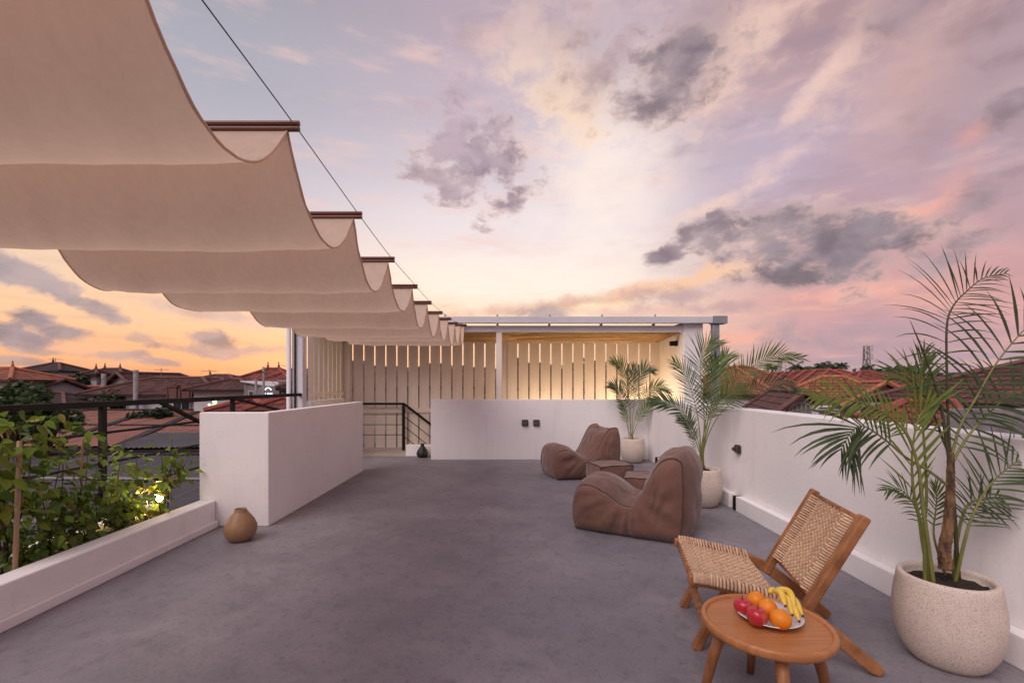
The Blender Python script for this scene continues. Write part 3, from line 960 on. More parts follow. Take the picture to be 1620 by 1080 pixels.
pouf('brown square pouf half hidden behind the nearer bean bag', (1.55, 5.28, 0), R(-18), .44, .42, .32, 5)

# ================================================================== POTS AND PALMS
random.seed(21)
def pot(label, loc):
    t = thing('planter_pot', label, 'plant pot', loc, 0, 'speckled terrazzo pots')
    prof = [(.115, 0), (.135, .004), (.160, .03), (.190, .09), (.207, .17), (.212, .24), (.207, .31), (.195, .385), (.192, .408), (.187, .416), (.176, .418), (.166, .414), (.163, .40), (.163, .34)]
    obj('body', MB().lathe(prof, n=56), 'terrazzo', t, smooth=True)
    vs = [(0, 0, .382)]
    fs = []
    for r in range(1, 9):
        for k in range(40):
            a = k / 40 * 6.2832
            rr = .1615 * r / 8
            x, y = rr * math.cos(a), rr * math.sin(a)
            vs.append((x, y, .375 + .018 * mnoise.noise(Vector((x * 25, y * 25, loc[1]))) + .008 * mnoise.noise(Vector((x * 80, y * 80, loc[1])))))
    for k in range(40):
        fs.append((0, 1 + k, 1 + (k + 1) % 40))
        for r in range(7):
            fs.append((1 + r * 40 + k, 1 + (r + 1) * 40 + k, 1 + (r + 1) * 40 + (k + 1) % 40, 1 + r * 40 + (k + 1) % 40))
    obj('soil', MB().add(vs, fs), 'soil', t, smooth=True)
    return t
POT1 = Vector((2.147, 2.275, 0)); POT2 = Vector((2.165, 5.19, 0)); POT3 = Vector((2.15, 8.06, 0))
pot('large speckled terrazzo pot beside the lounge chair, in the corner nearest the camera', POT1)
pot('speckled terrazzo pot mostly hidden behind the nearer bean bag', POT2)
pot('speckled terrazzo pot in the far corner of the parapet', POT3)

LEAFLETS = []
def leaflet_mesh(mb, p, d0, side, ln, w, droop, nrm, seg=5):
    pts = [Vector(p)]
    d = Vector(d0).normalized()
    for k in range(seg):
        pts.append(pts[-1] + d * (ln / seg))
        d = (d + Vector((0, 0, -droop)) * (0.4 + k / seg)).normalized()
    vs = []
    for k, q in enumerate(pts):
        t = k / seg
        ww = w * (0.35 + 2.2 * t if t < .3 else 1.0 - ((t - .3) / .7) ** 1.6) if t < 1 else 0.0006
        ww = max(min(ww, w), .0006)
        tg = (pts[min(k + 1, seg)] - pts[max(k - 1, 0)]).normalized()
        s_ = tg.cross(nrm)
        s_ = s_.normalized() if s_.length > 1e-4 else Vector((1, 0, 0))
        up = s_.cross(tg).normalized()
        vs += [q - s_ * ww / 2 + up * ww * .14, q, q + s_ * ww / 2 + up * ww * .14]
    fs = []
    for k in range(seg):
        a = k * 3
        fs += [(a, a + 1, a + 4, a + 3), (a + 1, a + 2, a + 5, a + 4)]
    mb.add(vs, fs)
def frond(parent, base, pts, leaf_len, leaf_w, n, start=.28, droop=.12, face=(0, -.85, .5), m='palm', rm='rachis', rr=.007, ang0=62, ang1=22, sides=(1, 1), separate=False, jitter=.10, tipk=0.0):
    """pts: world points of the stalk; leaflets both ways."""
    pts = [Vector(q) - base for q in pts]
    sp_ = spline(pts, 40)
    fo = obj('frond', MB().tube(sp_, [rr * (1 - .82 * i / 40) for i in range(41)], 6), rm, parent, smooth=True)
    joined = MB()
    for i in range(n):
        t = start + (1 - start) * (i + .5) / n
        f = t * 40
        k = min(int(f), 39)
        p = sp_[k].lerp(sp_[k + 1], f - k)
        T = (sp_[min(k + 2, 40)] - sp_[max(k - 1, 0)]).normalized()
        nr_ = Vector(face).normalized()
        S = T.cross(nr_)
        S = S.normalized() if S.length > 1e-3 else Vector((1, 0, 0))
        u = (t - start) / (1 - start)
        prof = (0.55 + .75 * u if u < .55 else .96 - 1.35 * (u - .55)) * (1 - tipk * u)
        a = R(ang0 + (ang1 - ang0) * u)
        for si, s in enumerate((-1, 1)):
            if not sides[si]:
                continue
            l = leaf_len * prof * sides[si] * random.uniform(1 - jitter * 1.5, 1 + jitter)
            aa = a + R(random.uniform(-6, 6))
            D = T * math.cos(aa) + S * s * math.sin(aa) + nr_ * random.uniform(-.12, .22)
            rec = (fo, p, D, S * s, l, leaf_w * random.uniform(.8, 1.1) * (.6 + .4 * prof), droop * random.uniform(.6, 1.5), nr_, m)
            if separate:
                LEAFLETS.append(rec)
            else:
                leaflet_mesh(joined, rec[1], rec[2], rec[3], rec[4], rec[5], rec[6], rec[7], 4)
    if joined.v:
        obj('leaflets', joined, m, fo, smooth=True, kind='stuff')
    return fo

# --- palm in the near pot
B1 = Vector((POT1.x, POT1.y, .37))
pl = thing('areca_palm', 'tall areca palm in the large pot beside the lounge chair', 'palm', B1, 0, 'potted areca palms')
def Q(px, py, dy=0.0):
    return P(px, py, 2.27 + dy)
tr = [Q(1497, 898), Q(1494, 870), Q(1500, 835), Q(1503, 790), Q(1504, 745), Q(1504, 715)]
obj('trunk', MB().tube(spline([q - B1 for q in tr], 60), [(.030 - .017 * (k / 60) ** .8) * (1.10 if k % 6 == 0 else 1.0 + .03 * math.sin(k * 2.3)) for k in range(61)], 14), 'palm_trunk', pl, smooth=True)
FR = [
    # tall centre frond, tip bowing to the right
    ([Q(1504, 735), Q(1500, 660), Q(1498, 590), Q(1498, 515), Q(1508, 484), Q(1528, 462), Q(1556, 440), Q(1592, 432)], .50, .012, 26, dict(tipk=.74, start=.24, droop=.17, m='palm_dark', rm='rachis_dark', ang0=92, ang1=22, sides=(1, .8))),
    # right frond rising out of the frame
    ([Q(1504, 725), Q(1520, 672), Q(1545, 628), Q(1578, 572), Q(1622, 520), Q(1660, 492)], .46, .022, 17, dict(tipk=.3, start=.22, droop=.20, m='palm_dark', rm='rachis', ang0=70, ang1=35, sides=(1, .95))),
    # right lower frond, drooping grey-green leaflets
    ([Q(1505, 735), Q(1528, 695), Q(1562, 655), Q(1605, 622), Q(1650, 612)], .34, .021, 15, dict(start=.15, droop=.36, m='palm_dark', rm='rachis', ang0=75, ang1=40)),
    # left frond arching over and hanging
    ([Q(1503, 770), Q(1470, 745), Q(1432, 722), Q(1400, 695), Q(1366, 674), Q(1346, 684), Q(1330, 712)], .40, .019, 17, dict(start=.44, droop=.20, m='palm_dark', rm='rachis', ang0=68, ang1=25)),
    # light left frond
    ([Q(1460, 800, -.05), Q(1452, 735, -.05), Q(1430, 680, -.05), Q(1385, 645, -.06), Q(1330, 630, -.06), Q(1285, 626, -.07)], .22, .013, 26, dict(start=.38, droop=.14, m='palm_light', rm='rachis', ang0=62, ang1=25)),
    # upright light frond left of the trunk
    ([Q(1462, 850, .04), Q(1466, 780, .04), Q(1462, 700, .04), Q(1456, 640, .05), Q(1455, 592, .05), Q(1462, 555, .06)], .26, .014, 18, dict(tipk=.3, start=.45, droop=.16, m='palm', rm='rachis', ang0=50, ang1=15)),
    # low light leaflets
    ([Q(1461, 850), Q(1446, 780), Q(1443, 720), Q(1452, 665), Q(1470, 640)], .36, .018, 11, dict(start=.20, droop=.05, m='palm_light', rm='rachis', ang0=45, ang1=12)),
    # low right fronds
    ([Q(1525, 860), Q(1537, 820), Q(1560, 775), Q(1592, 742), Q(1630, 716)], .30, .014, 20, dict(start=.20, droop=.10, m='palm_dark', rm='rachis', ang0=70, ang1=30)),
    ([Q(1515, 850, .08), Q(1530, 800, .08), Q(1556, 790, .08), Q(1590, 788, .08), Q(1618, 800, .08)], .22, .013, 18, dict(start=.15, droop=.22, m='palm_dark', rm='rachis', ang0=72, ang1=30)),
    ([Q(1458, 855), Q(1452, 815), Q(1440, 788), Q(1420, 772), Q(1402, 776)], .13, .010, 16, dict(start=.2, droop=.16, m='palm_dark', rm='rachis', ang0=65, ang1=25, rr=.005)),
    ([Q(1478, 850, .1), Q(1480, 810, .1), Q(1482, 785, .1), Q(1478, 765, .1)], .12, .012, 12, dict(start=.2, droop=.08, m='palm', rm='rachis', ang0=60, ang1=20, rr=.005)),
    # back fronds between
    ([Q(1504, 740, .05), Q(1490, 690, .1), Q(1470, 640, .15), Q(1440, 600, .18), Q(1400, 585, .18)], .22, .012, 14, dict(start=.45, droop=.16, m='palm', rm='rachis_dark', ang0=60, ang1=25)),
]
for pts, ll, lw, n, kw in FR:
    if (pts[0] - B1).x < -.10 or (pts[0] - B1).x > .05 or pts[0].z < .62:   # side shoots rise from the soil
        q = pts[0]
        x = B1.x + (-.10 if q.x < B1.x - .08 else .075 if q.x > B1.x + .02 else -.03) + random.uniform(-.02, .02)
        pts = [Vector((x, q.y + random.uniform(-.03, .03), B1.z - .01)), *pts]
        kw['start'] = kw['start'] * .82 + .16
        kw['rr'] = .0095 if kw.get('rr', .007) > .006 else .006
    frond(pl, B1, pts, ll, lw, n, separate=True, **kw)
obj('spear', MB().tube(spline([q - B1 for q in (Q(1503, 740), Q(1488, 640), Q(1466, 570), Q(1440, 507))], 16), [.006, .0065, .007, .007, .007, .0065, .006, .006, .0055, .005, .0045, .004, .004, .0035, .003, .002, .001], 6), 'rachis_dark', pl, smooth=True)
LEAFLETS.sort(key=lambda r: -r[4])
rest = {}
for i, (fo, p, D, S, l, w_, dr, nr_, m) in enumerate(LEAFLETS):
    if i < 300:
        mb = MB(); leaflet_mesh(mb, p, D, S, l, w_, dr, nr_)
        obj('leaflet', mb, m, fo, smooth=True)
    else:
        mb = rest.setdefault((fo.name, m), (fo, MB()))[1]
        leaflet_mesh(mb, p, D, S, l, w_, dr, nr_)
for (nm, m), (fo, mb) in rest.items():
    obj('leaflets', mb, m, fo, smooth=True, kind='stuff')

# --- palm behind the near bean bag
B2 = Vector((POT2.x, POT2.y, .37))
pl = thing('areca_palm', 'areca palm rising behind the nearer bean bag, one long frond reaching over the parapet', 'palm', B2, 0, 'potted areca palms')
def Q2(px, py, dy=0.0):
    return P(px, py, 5.19 + dy)
F2 = [([Q2(1112, 705), Q2(1114, 660), Q2(1110, 610), Q2(1108, 575), Q2(1116, 552), Q2(1130, 541)], .34, .017, 27, dict(m='palm')),
      ([Q2(1113, 705), Q2(1122, 655), Q2(1132, 610), Q2(1138, 580), Q2(1150, 562)], .34, .017, 27, dict(m='palm')),
      ([Q2(1114, 705), Q2(1130, 650), Q2(1155, 612), Q2(1190, 580), Q2(1225, 564), Q2(1268, 566)], .33, .017, 38, dict(m='palm', droop=.06)),
      ([Q2(1115, 705), Q2(1135, 660), Q2(1165, 632), Q2(1200, 612), Q2(1240, 606), Q2(1262, 618)], .26, .016, 30, dict(m='palm_dark', droop=.16)),
      ([Q2(1108, 712), Q2(1098, 680), Q2(1078, 650), Q2(1052, 636), Q2(1030, 634)], .27, .017, 34, dict(m='palm_dark', droop=.14)),
      ([Q2(1106, 712), Q2(1098, 690), Q2(1088, 672), Q2(1074, 662)], .18, .014, 22, dict(m='palm_dark', droop=.14)),
      ([Q2(1110, 705, -.1), Q2(1120, 665, -.15), Q2(1136, 640, -.2), Q2(1158, 622, -.2), Q2(1180, 615, -.2)], .26, .016, 22, dict(m='palm', droop=.08)),
      ([Q2(1108, 705, .1), Q2(1104, 660, .15), Q2(1094, 620, .2), Q2(1082, 590, .2), Q2(1066, 572, .2)], .28, .016, 22, dict(m='palm', droop=.08)),
      ([Q2(1112, 705, .1), Q2(1118, 650, .1), Q2(1124, 600, .15), Q2(1134, 566, .15)], .30, .016, 30, dict(m='palm_dark', droop=.08)),
      ([Q2(1104, 730), Q2(1098, 712), Q2(1094, 690), Q2(1084, 674)], .10, .010, 12, dict(m='palm_dark', droop=.1, rr=.004))]
for pts, ll, lw, n, kw in F2:
    pts = [Q2(1104 + random.random() * 14, 744), *pts]
    frond(pl, B2, pts, ll, lw, n, start=kw.pop('start', .42), ang0=58, ang1=20, **kw)

# --- palm in the far corner
B3 = Vector((POT3.x, POT3.y, .37))
pl = thing('areca_palm', 'smallest areca palm, in the far corner pot against the back parapet', 'palm', B3, 0, 'potted areca palms')
def Q3(px, py, dy=0.0):
    return P(px, py, 8.06 + dy)
F3 = [([Q3(997, 675), Q3(995, 630), Q3(990, 600), Q3(982, 580), Q3(969, 571)], .30, .020, 30, dict(m='palm')),
      ([Q3(1000, 675), Q3(1004, 630), Q3(1010, 600), Q3(1020, 586), Q3(1032, 587)], .30, .020, 30, dict(m='palm_dark')),
      ([Q3(1002, 675), Q3(1012, 640), Q3(1025, 620), Q3(1042, 612), Q3(1060, 620)], .28, .020, 30, dict(m='palm')),
      ([Q3(994, 675), Q3(990, 645), Q3(984, 628), Q3(976, 614), Q3(964, 609)], .28, .020, 28, dict(m='palm_dark')),
      ([Q3(998, 675), Q3(998, 630), Q3(1000, 600), Q3(1003, 578)], .27, .018, 26, dict(m='palm_dark')),
      ([Q3(1004, 680), Q3(1012, 660), Q3(1022, 645), Q3(1036, 636)], .22, .018, 22, dict(m='palm')),
      ([Q3(994, 680), Q3(990, 662), Q3(986, 650), Q3(982, 640)], .18, .016, 18, dict(m='palm'))]
for pts, ll, lw, n, kw in F3:
    pts = [Q3(994 + random.random() * 12, 696), *pts]
    frond(pl, B3, pts, ll, lw, n, start=.40, droop=.10, ang0=58, ang1=20, rr=.0065, **kw)

# ================================================================== LOUNGE CHAIR
cu, cv = Vector((.974, -.226, 0)), Vector((.226, .974, 0))
ch = thing('lounge_chair', 'low teak lounge chair with woven cord seat and back', 'chair', (.953, 2.31, 0), math.atan2(-.226, .974))
CW = .596
def c3(u, v, w):
    return Vector((u, v, w))
for v in (.0225, CW - .0225):
    # seat rail runs back into the raking rear leg
    sr_ = MB()
    path = spline([c3(-.055, v, .372), c3(.05, v, .362), c3(.20, v, .338), c3(.36, v, .308), c3(.44, v, .275), c3(.54, v, .21), c3(.66, v, .115), c3(.79, v, .012)], 30)
    for a_, b_ in zip(path[:-1], path[1:]):
        pass
    vs, fs = [], []
    for i, p in enumerate(path):
        t_ = (path[min(i + 1, 30)] - path[max(i - 1, 0)]).normalized()
        nrm = Vector((-t_.z, 0, t_.x))
        hh = .028 if i < 14 else .028 + .004 * math.sin((i - 14) / 16 * 3.14)
        ww = .0215
        if i in (0, 30):
            hh *= .8
        for sy, sz in ((-1, -1), (1, -1), (1, 1), (-1, 1)):
            q = p + Vector((0, sy * ww, 0)) + nrm * (sz * hh)
            vs.append((q.x, q.y, max(q.z, 0)))
    for i in range(30):
        for k in range(4):
            k2 = (k + 1) % 4
            fs.append((i * 4 + k, i * 4 + k2, i * 4 + 4 + k2, i * 4 + 4 + k))
    fs += [(3, 2, 1, 0), (120, 121, 122, 123)]
    obj('seat_rail', sr_.add(vs, fs), 'teak', ch, bevel=.008)
    s = -1 if v < .3 else 1
    vv = v - s * .046                       # back posts sit just inside the rails
    obj('back_post', MB().bar(c3(.455, v, .232) + Vector((0, 0, 0)), c3(.725, v, .735), .043, .058, (0, 1, 0)), 'teak', ch, bevel=.011, seg=3)
    obj('front_leg', MB().bar(c3(-.012, v - s * .0445, .0), c3(.155, v - s * .0445, .345), .040, .055, (0, 1, 0)), 'teak', ch, bevel=.008)
obj('stretcher', MB().bar(c3(.045, .09, .115), c3(.045, CW - .09, .115), .03, .045, (1, 0, .4)), 'teak', ch, bevel=.006)
obj('crossbar', MB().tube([c3(-.03, .045, .366), c3(-.03, CW - .045, .366)], .017, 10), 'teak', ch, smooth=True)
obj('crossbar', MB().tube([c3(.345, .045, .308), c3(.345, CW - .045, .308)], .014, 10), 'teak', ch, smooth=True)
dbk = Vector((.27, 0, .503)).normalized()
def bkp(s_, off=0.0):      # point up the back post
    return c3(.455, 0, .232) + dbk * s_ + Vector((-.881, 0, .473)) * off
for s_ in (.115, .545):
    q = bkp(s_)
    obj('crossbar', MB().tube([(q.x, .045, q.z), (q.x, CW - .045, q.z)], .014, 10), 'teak', ch, smooth=True)
random.seed(5)
def weave(parent, name, pos, nu, nv, ulen, v0, v1, wrapdir):
    """pos(u, v, h): point on the panel, h = height above it."""
    root = obj(name, MB().tube([pos(0.0, v0 + .03, 0), pos(0.0, v1 - .03, 0)], .006, 6), 'cord', parent)
    r = .0048
    du = ulen / nu
    for i in range(nu):                    # cords across, wrapped round the side rails
        u = (i + .5) * du
        pts = [pos(u, v0 - .002, -.016), pos(u, v0 - .004, .006), pos(u, v0 + .006, .030)]
        for j in range(nv + 1):
            v = v0 + .030 + (v1 - v0 - .06) * j / nv
            edge = min(j, nv - j)
            hgt = .0070 * (1 if (i + j) % 2 else -1) + (.024 if edge == 0 else (.010 if edge == 1 else 0))
            sag = -.012 * math.sin(math.pi * j / nv) * math.sin(math.pi * (i + .5) / nu)
            pts.append(pos(u + random.uniform(-.001, .001), v, hgt + sag))
        pts += [pos(u, v1 - .006, .030), pos(u, v1 + .004, .006), pos(u, v1 + .002, -.016)]
        m3 = len(pts) * 2
        obj('cord', MB().tube(spline(pts, m3), [.0070 if q < 8 or q > m3 - 8 else r for q in range(m3 + 1)], 5), 'cord', root, smooth=True)
    for j in range(nv):                    # cords lengthwise
        v = v0 + .030 + (v1 - v0 - .06) * (j + .5) / nv
        pts = [pos(-.008, v, -.02)]
        for i in range(nu):
            u = (i + .5) * du
            hgt = .0070 * (-1 if (i + j) % 2 else 1)
            sag = -.012 * math.sin(math.pi * (j + .5) / nv) * math.sin(math.pi * u / ulen)
            pts.append(pos(u, v + random.uniform(-.001, .001), hgt + sag))
        pts.append(pos(ulen + .008, v, -.02))
        obj('cord', MB().tube(spline(pts, len(pts) * 2), .0070, 5, flat=.7), 'cord', root, smooth=True)
seatline = spline([c3(-.03, 0, .376), c3(.05, 0, .369), c3(.20, 0, .345), c3(.36, 0, .317)], 40)
def seatpos(u, v, h):
    f = max(0, min(1, (u) / .385)) * 40
    k = min(int(f), 39)
    p = seatline[k].lerp(seatline[k + 1], f - k)
    return Vector((p.x + min(u, 0) + max(u - .385, 0) , v, p.z + h))
weave(ch, 'woven_seat', seatpos, 28, 25, .385, .0005, CW - .0005, 0)
def backpos(u, v, h):
    q = bkp(.115 + u, h + .004)
    return Vector((q.x, v, q.z))
weave(ch, 'woven_back', backpos, 30, 18, .425, .083, CW - .083, 0)

# ================================================================== SIDE TABLE
TC = Vector((1.073, 1.935, 0)); TH = .37; TR = .251
tb = thing('side_table', 'round teak tray table holding the plate of fruit', 'table', TC)
prof = [(.0, TH - .040), (TR - .02, TH - .040), (TR - .006, TH - .037), (TR, TH - .028), (TR, TH - .008), (TR - .004, TH - .002), (TR - .010, TH), (TR - .017, TH - .0015), (TR - .021, TH - .006), (TR - .023, TH - .013), (.0, TH - .0135)]
prof = [(max(r, .0005), z) for r, z in prof]
obj('tray_top', MB().lathe(prof, n=72), 'teak_x', tb, smooth=False, bevel=0)
tb.children[-1].data.polygons.foreach_set('use_smooth', [True] * len(tb.children[-1].data.polygons))
md = tb.children[-1].modifiers.new('es', 'EDGE_SPLIT'); md.split_angle = R(50)
for a in (-20, 68, 160, 250):
    a = R(a + 8)
    d = Vector((math.cos(a), math.sin(a), 0))
    obj('leg', MB().tube([d * .165 + Vector((0, 0, TH - .041)), d * .205 + Vector((0, 0, .2)), d * .25], [.0245, .022, .016], 14), 'teak', tb, smooth=True)

PC = Vector((1.10, 1.963, TH - .0135))
pt = MB().lathe([(.062, 0), (.066, .002), (.095, .012), (.122, .024), (.128, .028), (.1275, .031), (.124, .030), (.095, .017), (.06, .008), (.001, .007)], n=48)
tag(obj('plate', pt, 'plate', smooth=True, loc=PC), 'white ceramic plate under the fruit on the round table', 'plate')
PZ = PC.z
def apple(label, x, y, r, tilt, rise=0.0):
    t = thing('apple', label, 'apple', (x, y, PZ + .012 + rise), 0, 'red apples on the plate')
    prof = []
    for k in range(25):
        th = -math.pi / 2 + math.pi * k / 24
        rr = r * (math.cos(th) ** .85 if math.cos(th) > 0 else 0) * (1 + .08 * math.sin(th))
        z = r * .92 * math.sin(th) - (.28 * r * math.exp(-(rr / (.33 * r)) ** 2) if th > 0 else -.16 * r * math.exp(-(rr / (.3 * r)) ** 2))
        prof.append((max(rr, .0004), z + r * .86))
    obj('flesh', MB().lathe(prof, n=32), 'apple', t, smooth=True)
    obj('stalk', MB().tube([(0, 0, r * 1.45), (.001, 0, r * 1.75), (.004, .001, r * 2.05)], [.0016, .0014, .0019], 6), 'stem', t, smooth=True)
    t.rotation_euler = (R(tilt), R(tilt * .6), random.random())
apple('red apple at the far edge of the plate, left of its twin', 1.008, 1.985, .0385, -6)
apple('red apple at the front of the plate, beside the front orange', 1.012, 1.898, .041, 5)
def orange(label, x, y, r, dz=0.0):
    t = thing('orange', label, 'orange', (x, y, PZ + .010 + dz), random.random() * 6, 'oranges on the plate')
    prof = []
    for k in range(21):
        th = -math.pi / 2 + math.pi * k / 20
        prof.append((max(r * math.cos(th), .0004), r + r * .95 * math.sin(th) - (.05 * r * math.exp(-(math.cos(th) / .18) ** 2) if th > 0 else 0)))
    obj('peel', MB().lathe(prof, n=32), 'orange', t, smooth=True)
    obj('navel', MB().lathe([(.0045, 0), (.004, .0016), (.0008, .0018)], (0, 0, r * 1.89), 8), 'banana', t, smooth=True)
orange('front orange on the plate, below the bananas', 1.093, 1.866, .041)
orange('orange in the middle of the plate, between apples and bananas', 1.088, 1.952, .039, .004)
orange('orange at the back of the plate, behind the apples', 1.085, 2.032, .038, .002)
bn = thing('banana_bunch', 'bunch of small ripe bananas lying over the oranges', 'bananas', (1.15, 1.97, PZ + .02))
def banana(a, b_, bow, r=.0155):
    a, b_ = Vector(a) - Vector(bn.location), Vector(b_) - Vector(bn.location)
    mid = (a + b_) / 2 + Vector(bow)
    pts = spline([a, mid, b_], 16)
    rad = [.0055, .0075, .0115, .0140, .0152, .0157, .016, .016, .016, .016, .0158, .0155, .0148, .0135, .0112, .0078, .0052]
    rad = [q * r / .016 for q in rad]
    o = obj('banana', MB().tube(pts, rad, 7), 'banana', bn, smooth=True)
    md = o.modifiers.new('sub', 'SUBSURF'); md.levels = md.render_levels = 1
    d = (pts[-1] - pts[-2]).normalized()
    obj('tip', MB().tube([pts[-1] - d * .001, pts[-1] + d * .004, pts[-1] + d * .006], [.0052, .0045, .002], 7), 'stem', o, smooth=True)
ST = (1.150, 2.035, .452)
banana((1.135, 1.995, .462), (1.128, 1.893, .448), (.010, .005, .022))
banana((1.150, 2.02, .458), (1.172, 1.905, .440), (.030, .012, .022))
banana((1.150, 1.99, .446), (1.148, 1.880, .418), (.014, .004, .024), .0145)
banana((1.160, 1.97, .430), (1.165, 1.862, .402), (.010, .000, .020), .0145)
banana((1.175, 2.01, .440), (1.203, 1.900, .404), (.018, .010, .020), .0145)
obj('stalk', MB().tube([(-.022, .035, .075), (-.005, .052, .082), (.01, .06, .085)], [.010, .009, .007], 7), 'banana', bn, smooth=True)

# ================================================================== VASES AND FITTINGS
vz = G(377, 857)
vz = Vector((-2.33, 4.03, 0))
pr = [(.075, 0), (.085, .004), (.112, .035), (.131, .085), (.129, .125), (.108, .175), (.078, .218), (.056, .245), (.048, .262), (.049, .270), (.046, .274), (.041, .270), (.040, .255), (.055, .20), (.06, .1)]
vb = MB().lathe(pr, n=44)
for i, (x, y, z) in enumerate(vb.v):      # faint lobes
    a = math.atan2(y, x); k = 1 + .012 * math.cos(8 * a) * math.sin(min(z / .27, 1) * 3.1416)
    vb.v[i] = (x * k, y * k, z)
tag(obj('vase', vb, 'ceramic', smooth=True, loc=vz), 'tan gourd-shaped clay vase at the foot of the white block', 'vase')
bv = G(669.5, 722)
pr = [(.06, 0), (.085, .01), (.108, .05), (.108, .09), (.085, .14), (.05, .185), (.036, .205), (.034, .235), (.040, .25), (.036, .253), (.028, .245), (.028, .2), (.05, .1)]
tag(obj('vase', MB().lathe(pr, n=36), 'black_ceramic', smooth=True, loc=(bv.x, 8.62, 0)), 'small black bottle vase beside the stair kerb', 'vase')

def socket(label, loc, rz, s=.115):
    t = thing('wall_socket', label, 'socket', loc, rz, 'outdoor wall sockets')
    obj('housing', MB().box(-s / 2, s / 2, -.035, -.001, -s / 2, s / 2), 'plastic_dark', t, bevel=.014, seg=3)
    lid = obj('lid', MB().box(-s / 2 * .72, s / 2 * .72, -.046, -.0355, -s / 2 * .72, s / 2 * .72), 'plastic_grey', t, bevel=.006)
    obj('hinge', MB().tube([(-s * .2, -.047, s * .33), (s * .2, -.047, s * .33)], .006, 6), 'plastic_dark', lid)
q1, q2 = P(830.5, 668.5, 8.33), P(848.5, 668.5, 8.33)
socket('dark socket on the back parapet, farther from the palms', q1, 0)
socket('dark socket on the back parapet, nearer the bean bags', q2, 0)
yy = F * 2.5 / (1170 - CX)
socket('dark socket on the right-hand parapet above the plinth', (2.498, yy, H - (710 - CY) / F * yy), R(-90), .095)
obj('lid_knob', MB().box(-.02, .02, -.075, -.047, -.018, .018), 'plastic_dark', bpy.data.objects['wall_socket.002'], bevel=.006)
yy = F * 3.148 / (1071 - CX)
t = thing('spotlight', 'small black spotlight fixed high on the cream end wall', 'light', (3.148, yy, H + 65 / F * yy))
obj('bracket', MB().box(-.03, -.001, -.04, .04, -.05, .05), 'black', t, bevel=.004)
obj('lamp_head', MB().box(-.13, -.031, -.045, .045, -.045, .04), 'black', t, bevel=.008)

# garden spike lamp (lit)
sl = P(252, 788, 4.18)
t = thing('garden_spotlight', 'lit spike lamp shining warm in the planted bed', 'garden light', (sl.x, sl.y, .12))
dz = sl.z - .12
obj('spike', MB().tube([(0, 0, -.02), (0, 0, dz - .03)], .006, 6), 'black', t)
dl = Vector((.45, -.88, .14)).normalized()
ctr = Vector((0, 0, dz))
hd = MB().tube([ctr - dl * .05, ctr - dl * .045, ctr - dl * .005, ctr - dl * .0005], [.018, .026, .031, .031], 16, cap=True)
hd2 = obj('head', hd, 'black', t, smooth=True)
obj('lens', MB().tube([ctr + dl * .0005, ctr + dl * .004], [.027, .025], 16), 'lamp_glow', t)
li = bpy.data.lights.new('garden_spotlight_lamp', 'SPOT')
li.energy, li.color, li.shadow_soft_size = 10.0, (1.0, .64, .22), .03
li.spot_size, li.spot_blend = R(150), 1.0
lo = bpy.data.objects.new('garden_spotlight_lamp', li); COL.objects.link(lo)
lo.parent = t; lo.location = ctr + dl * .06
lo.rotation_euler = Vector((.10, .95, -.32)).to_track_quat('Z', 'Y').to_euler()

# warm strip lamp on the floor behind the back parapet, at the foot of the fence
for lab, xx, en in (('warm floor lamp hidden behind the back parapet at the fence corner', 2.55, 22.0), ('warm floor lamp hidden behind the back parapet right of the middle post', .75, 9.0)):
    t = thing('floor_light', lab, 'floor light', (xx, 9.30, .1), 0, 'floor lamps along the fence')
    obj('housing', MB().box(-.1, .1, -.05, .05, 0, .06), 'black', t, bevel=.006)
    obj('lens', MB().box(-.09, .09, -.04, .04, .0605, .066), 'lamp_glow', t)
    obj('shelf', MB().box(-.2, .28, -.1, .25, -.05, -.001), 'landing', t)
    li = bpy.data.lights.new('floor_light_lamp', 'POINT')
    li.energy, li.color, li.shadow_soft_size = en, (1.0, .70, .38), .06
    lo = bpy.data.objects.new('floor_light_lamp', li); COL.objects.link(lo)
    lo.parent = t; lo.location = (0, -.02, .52)

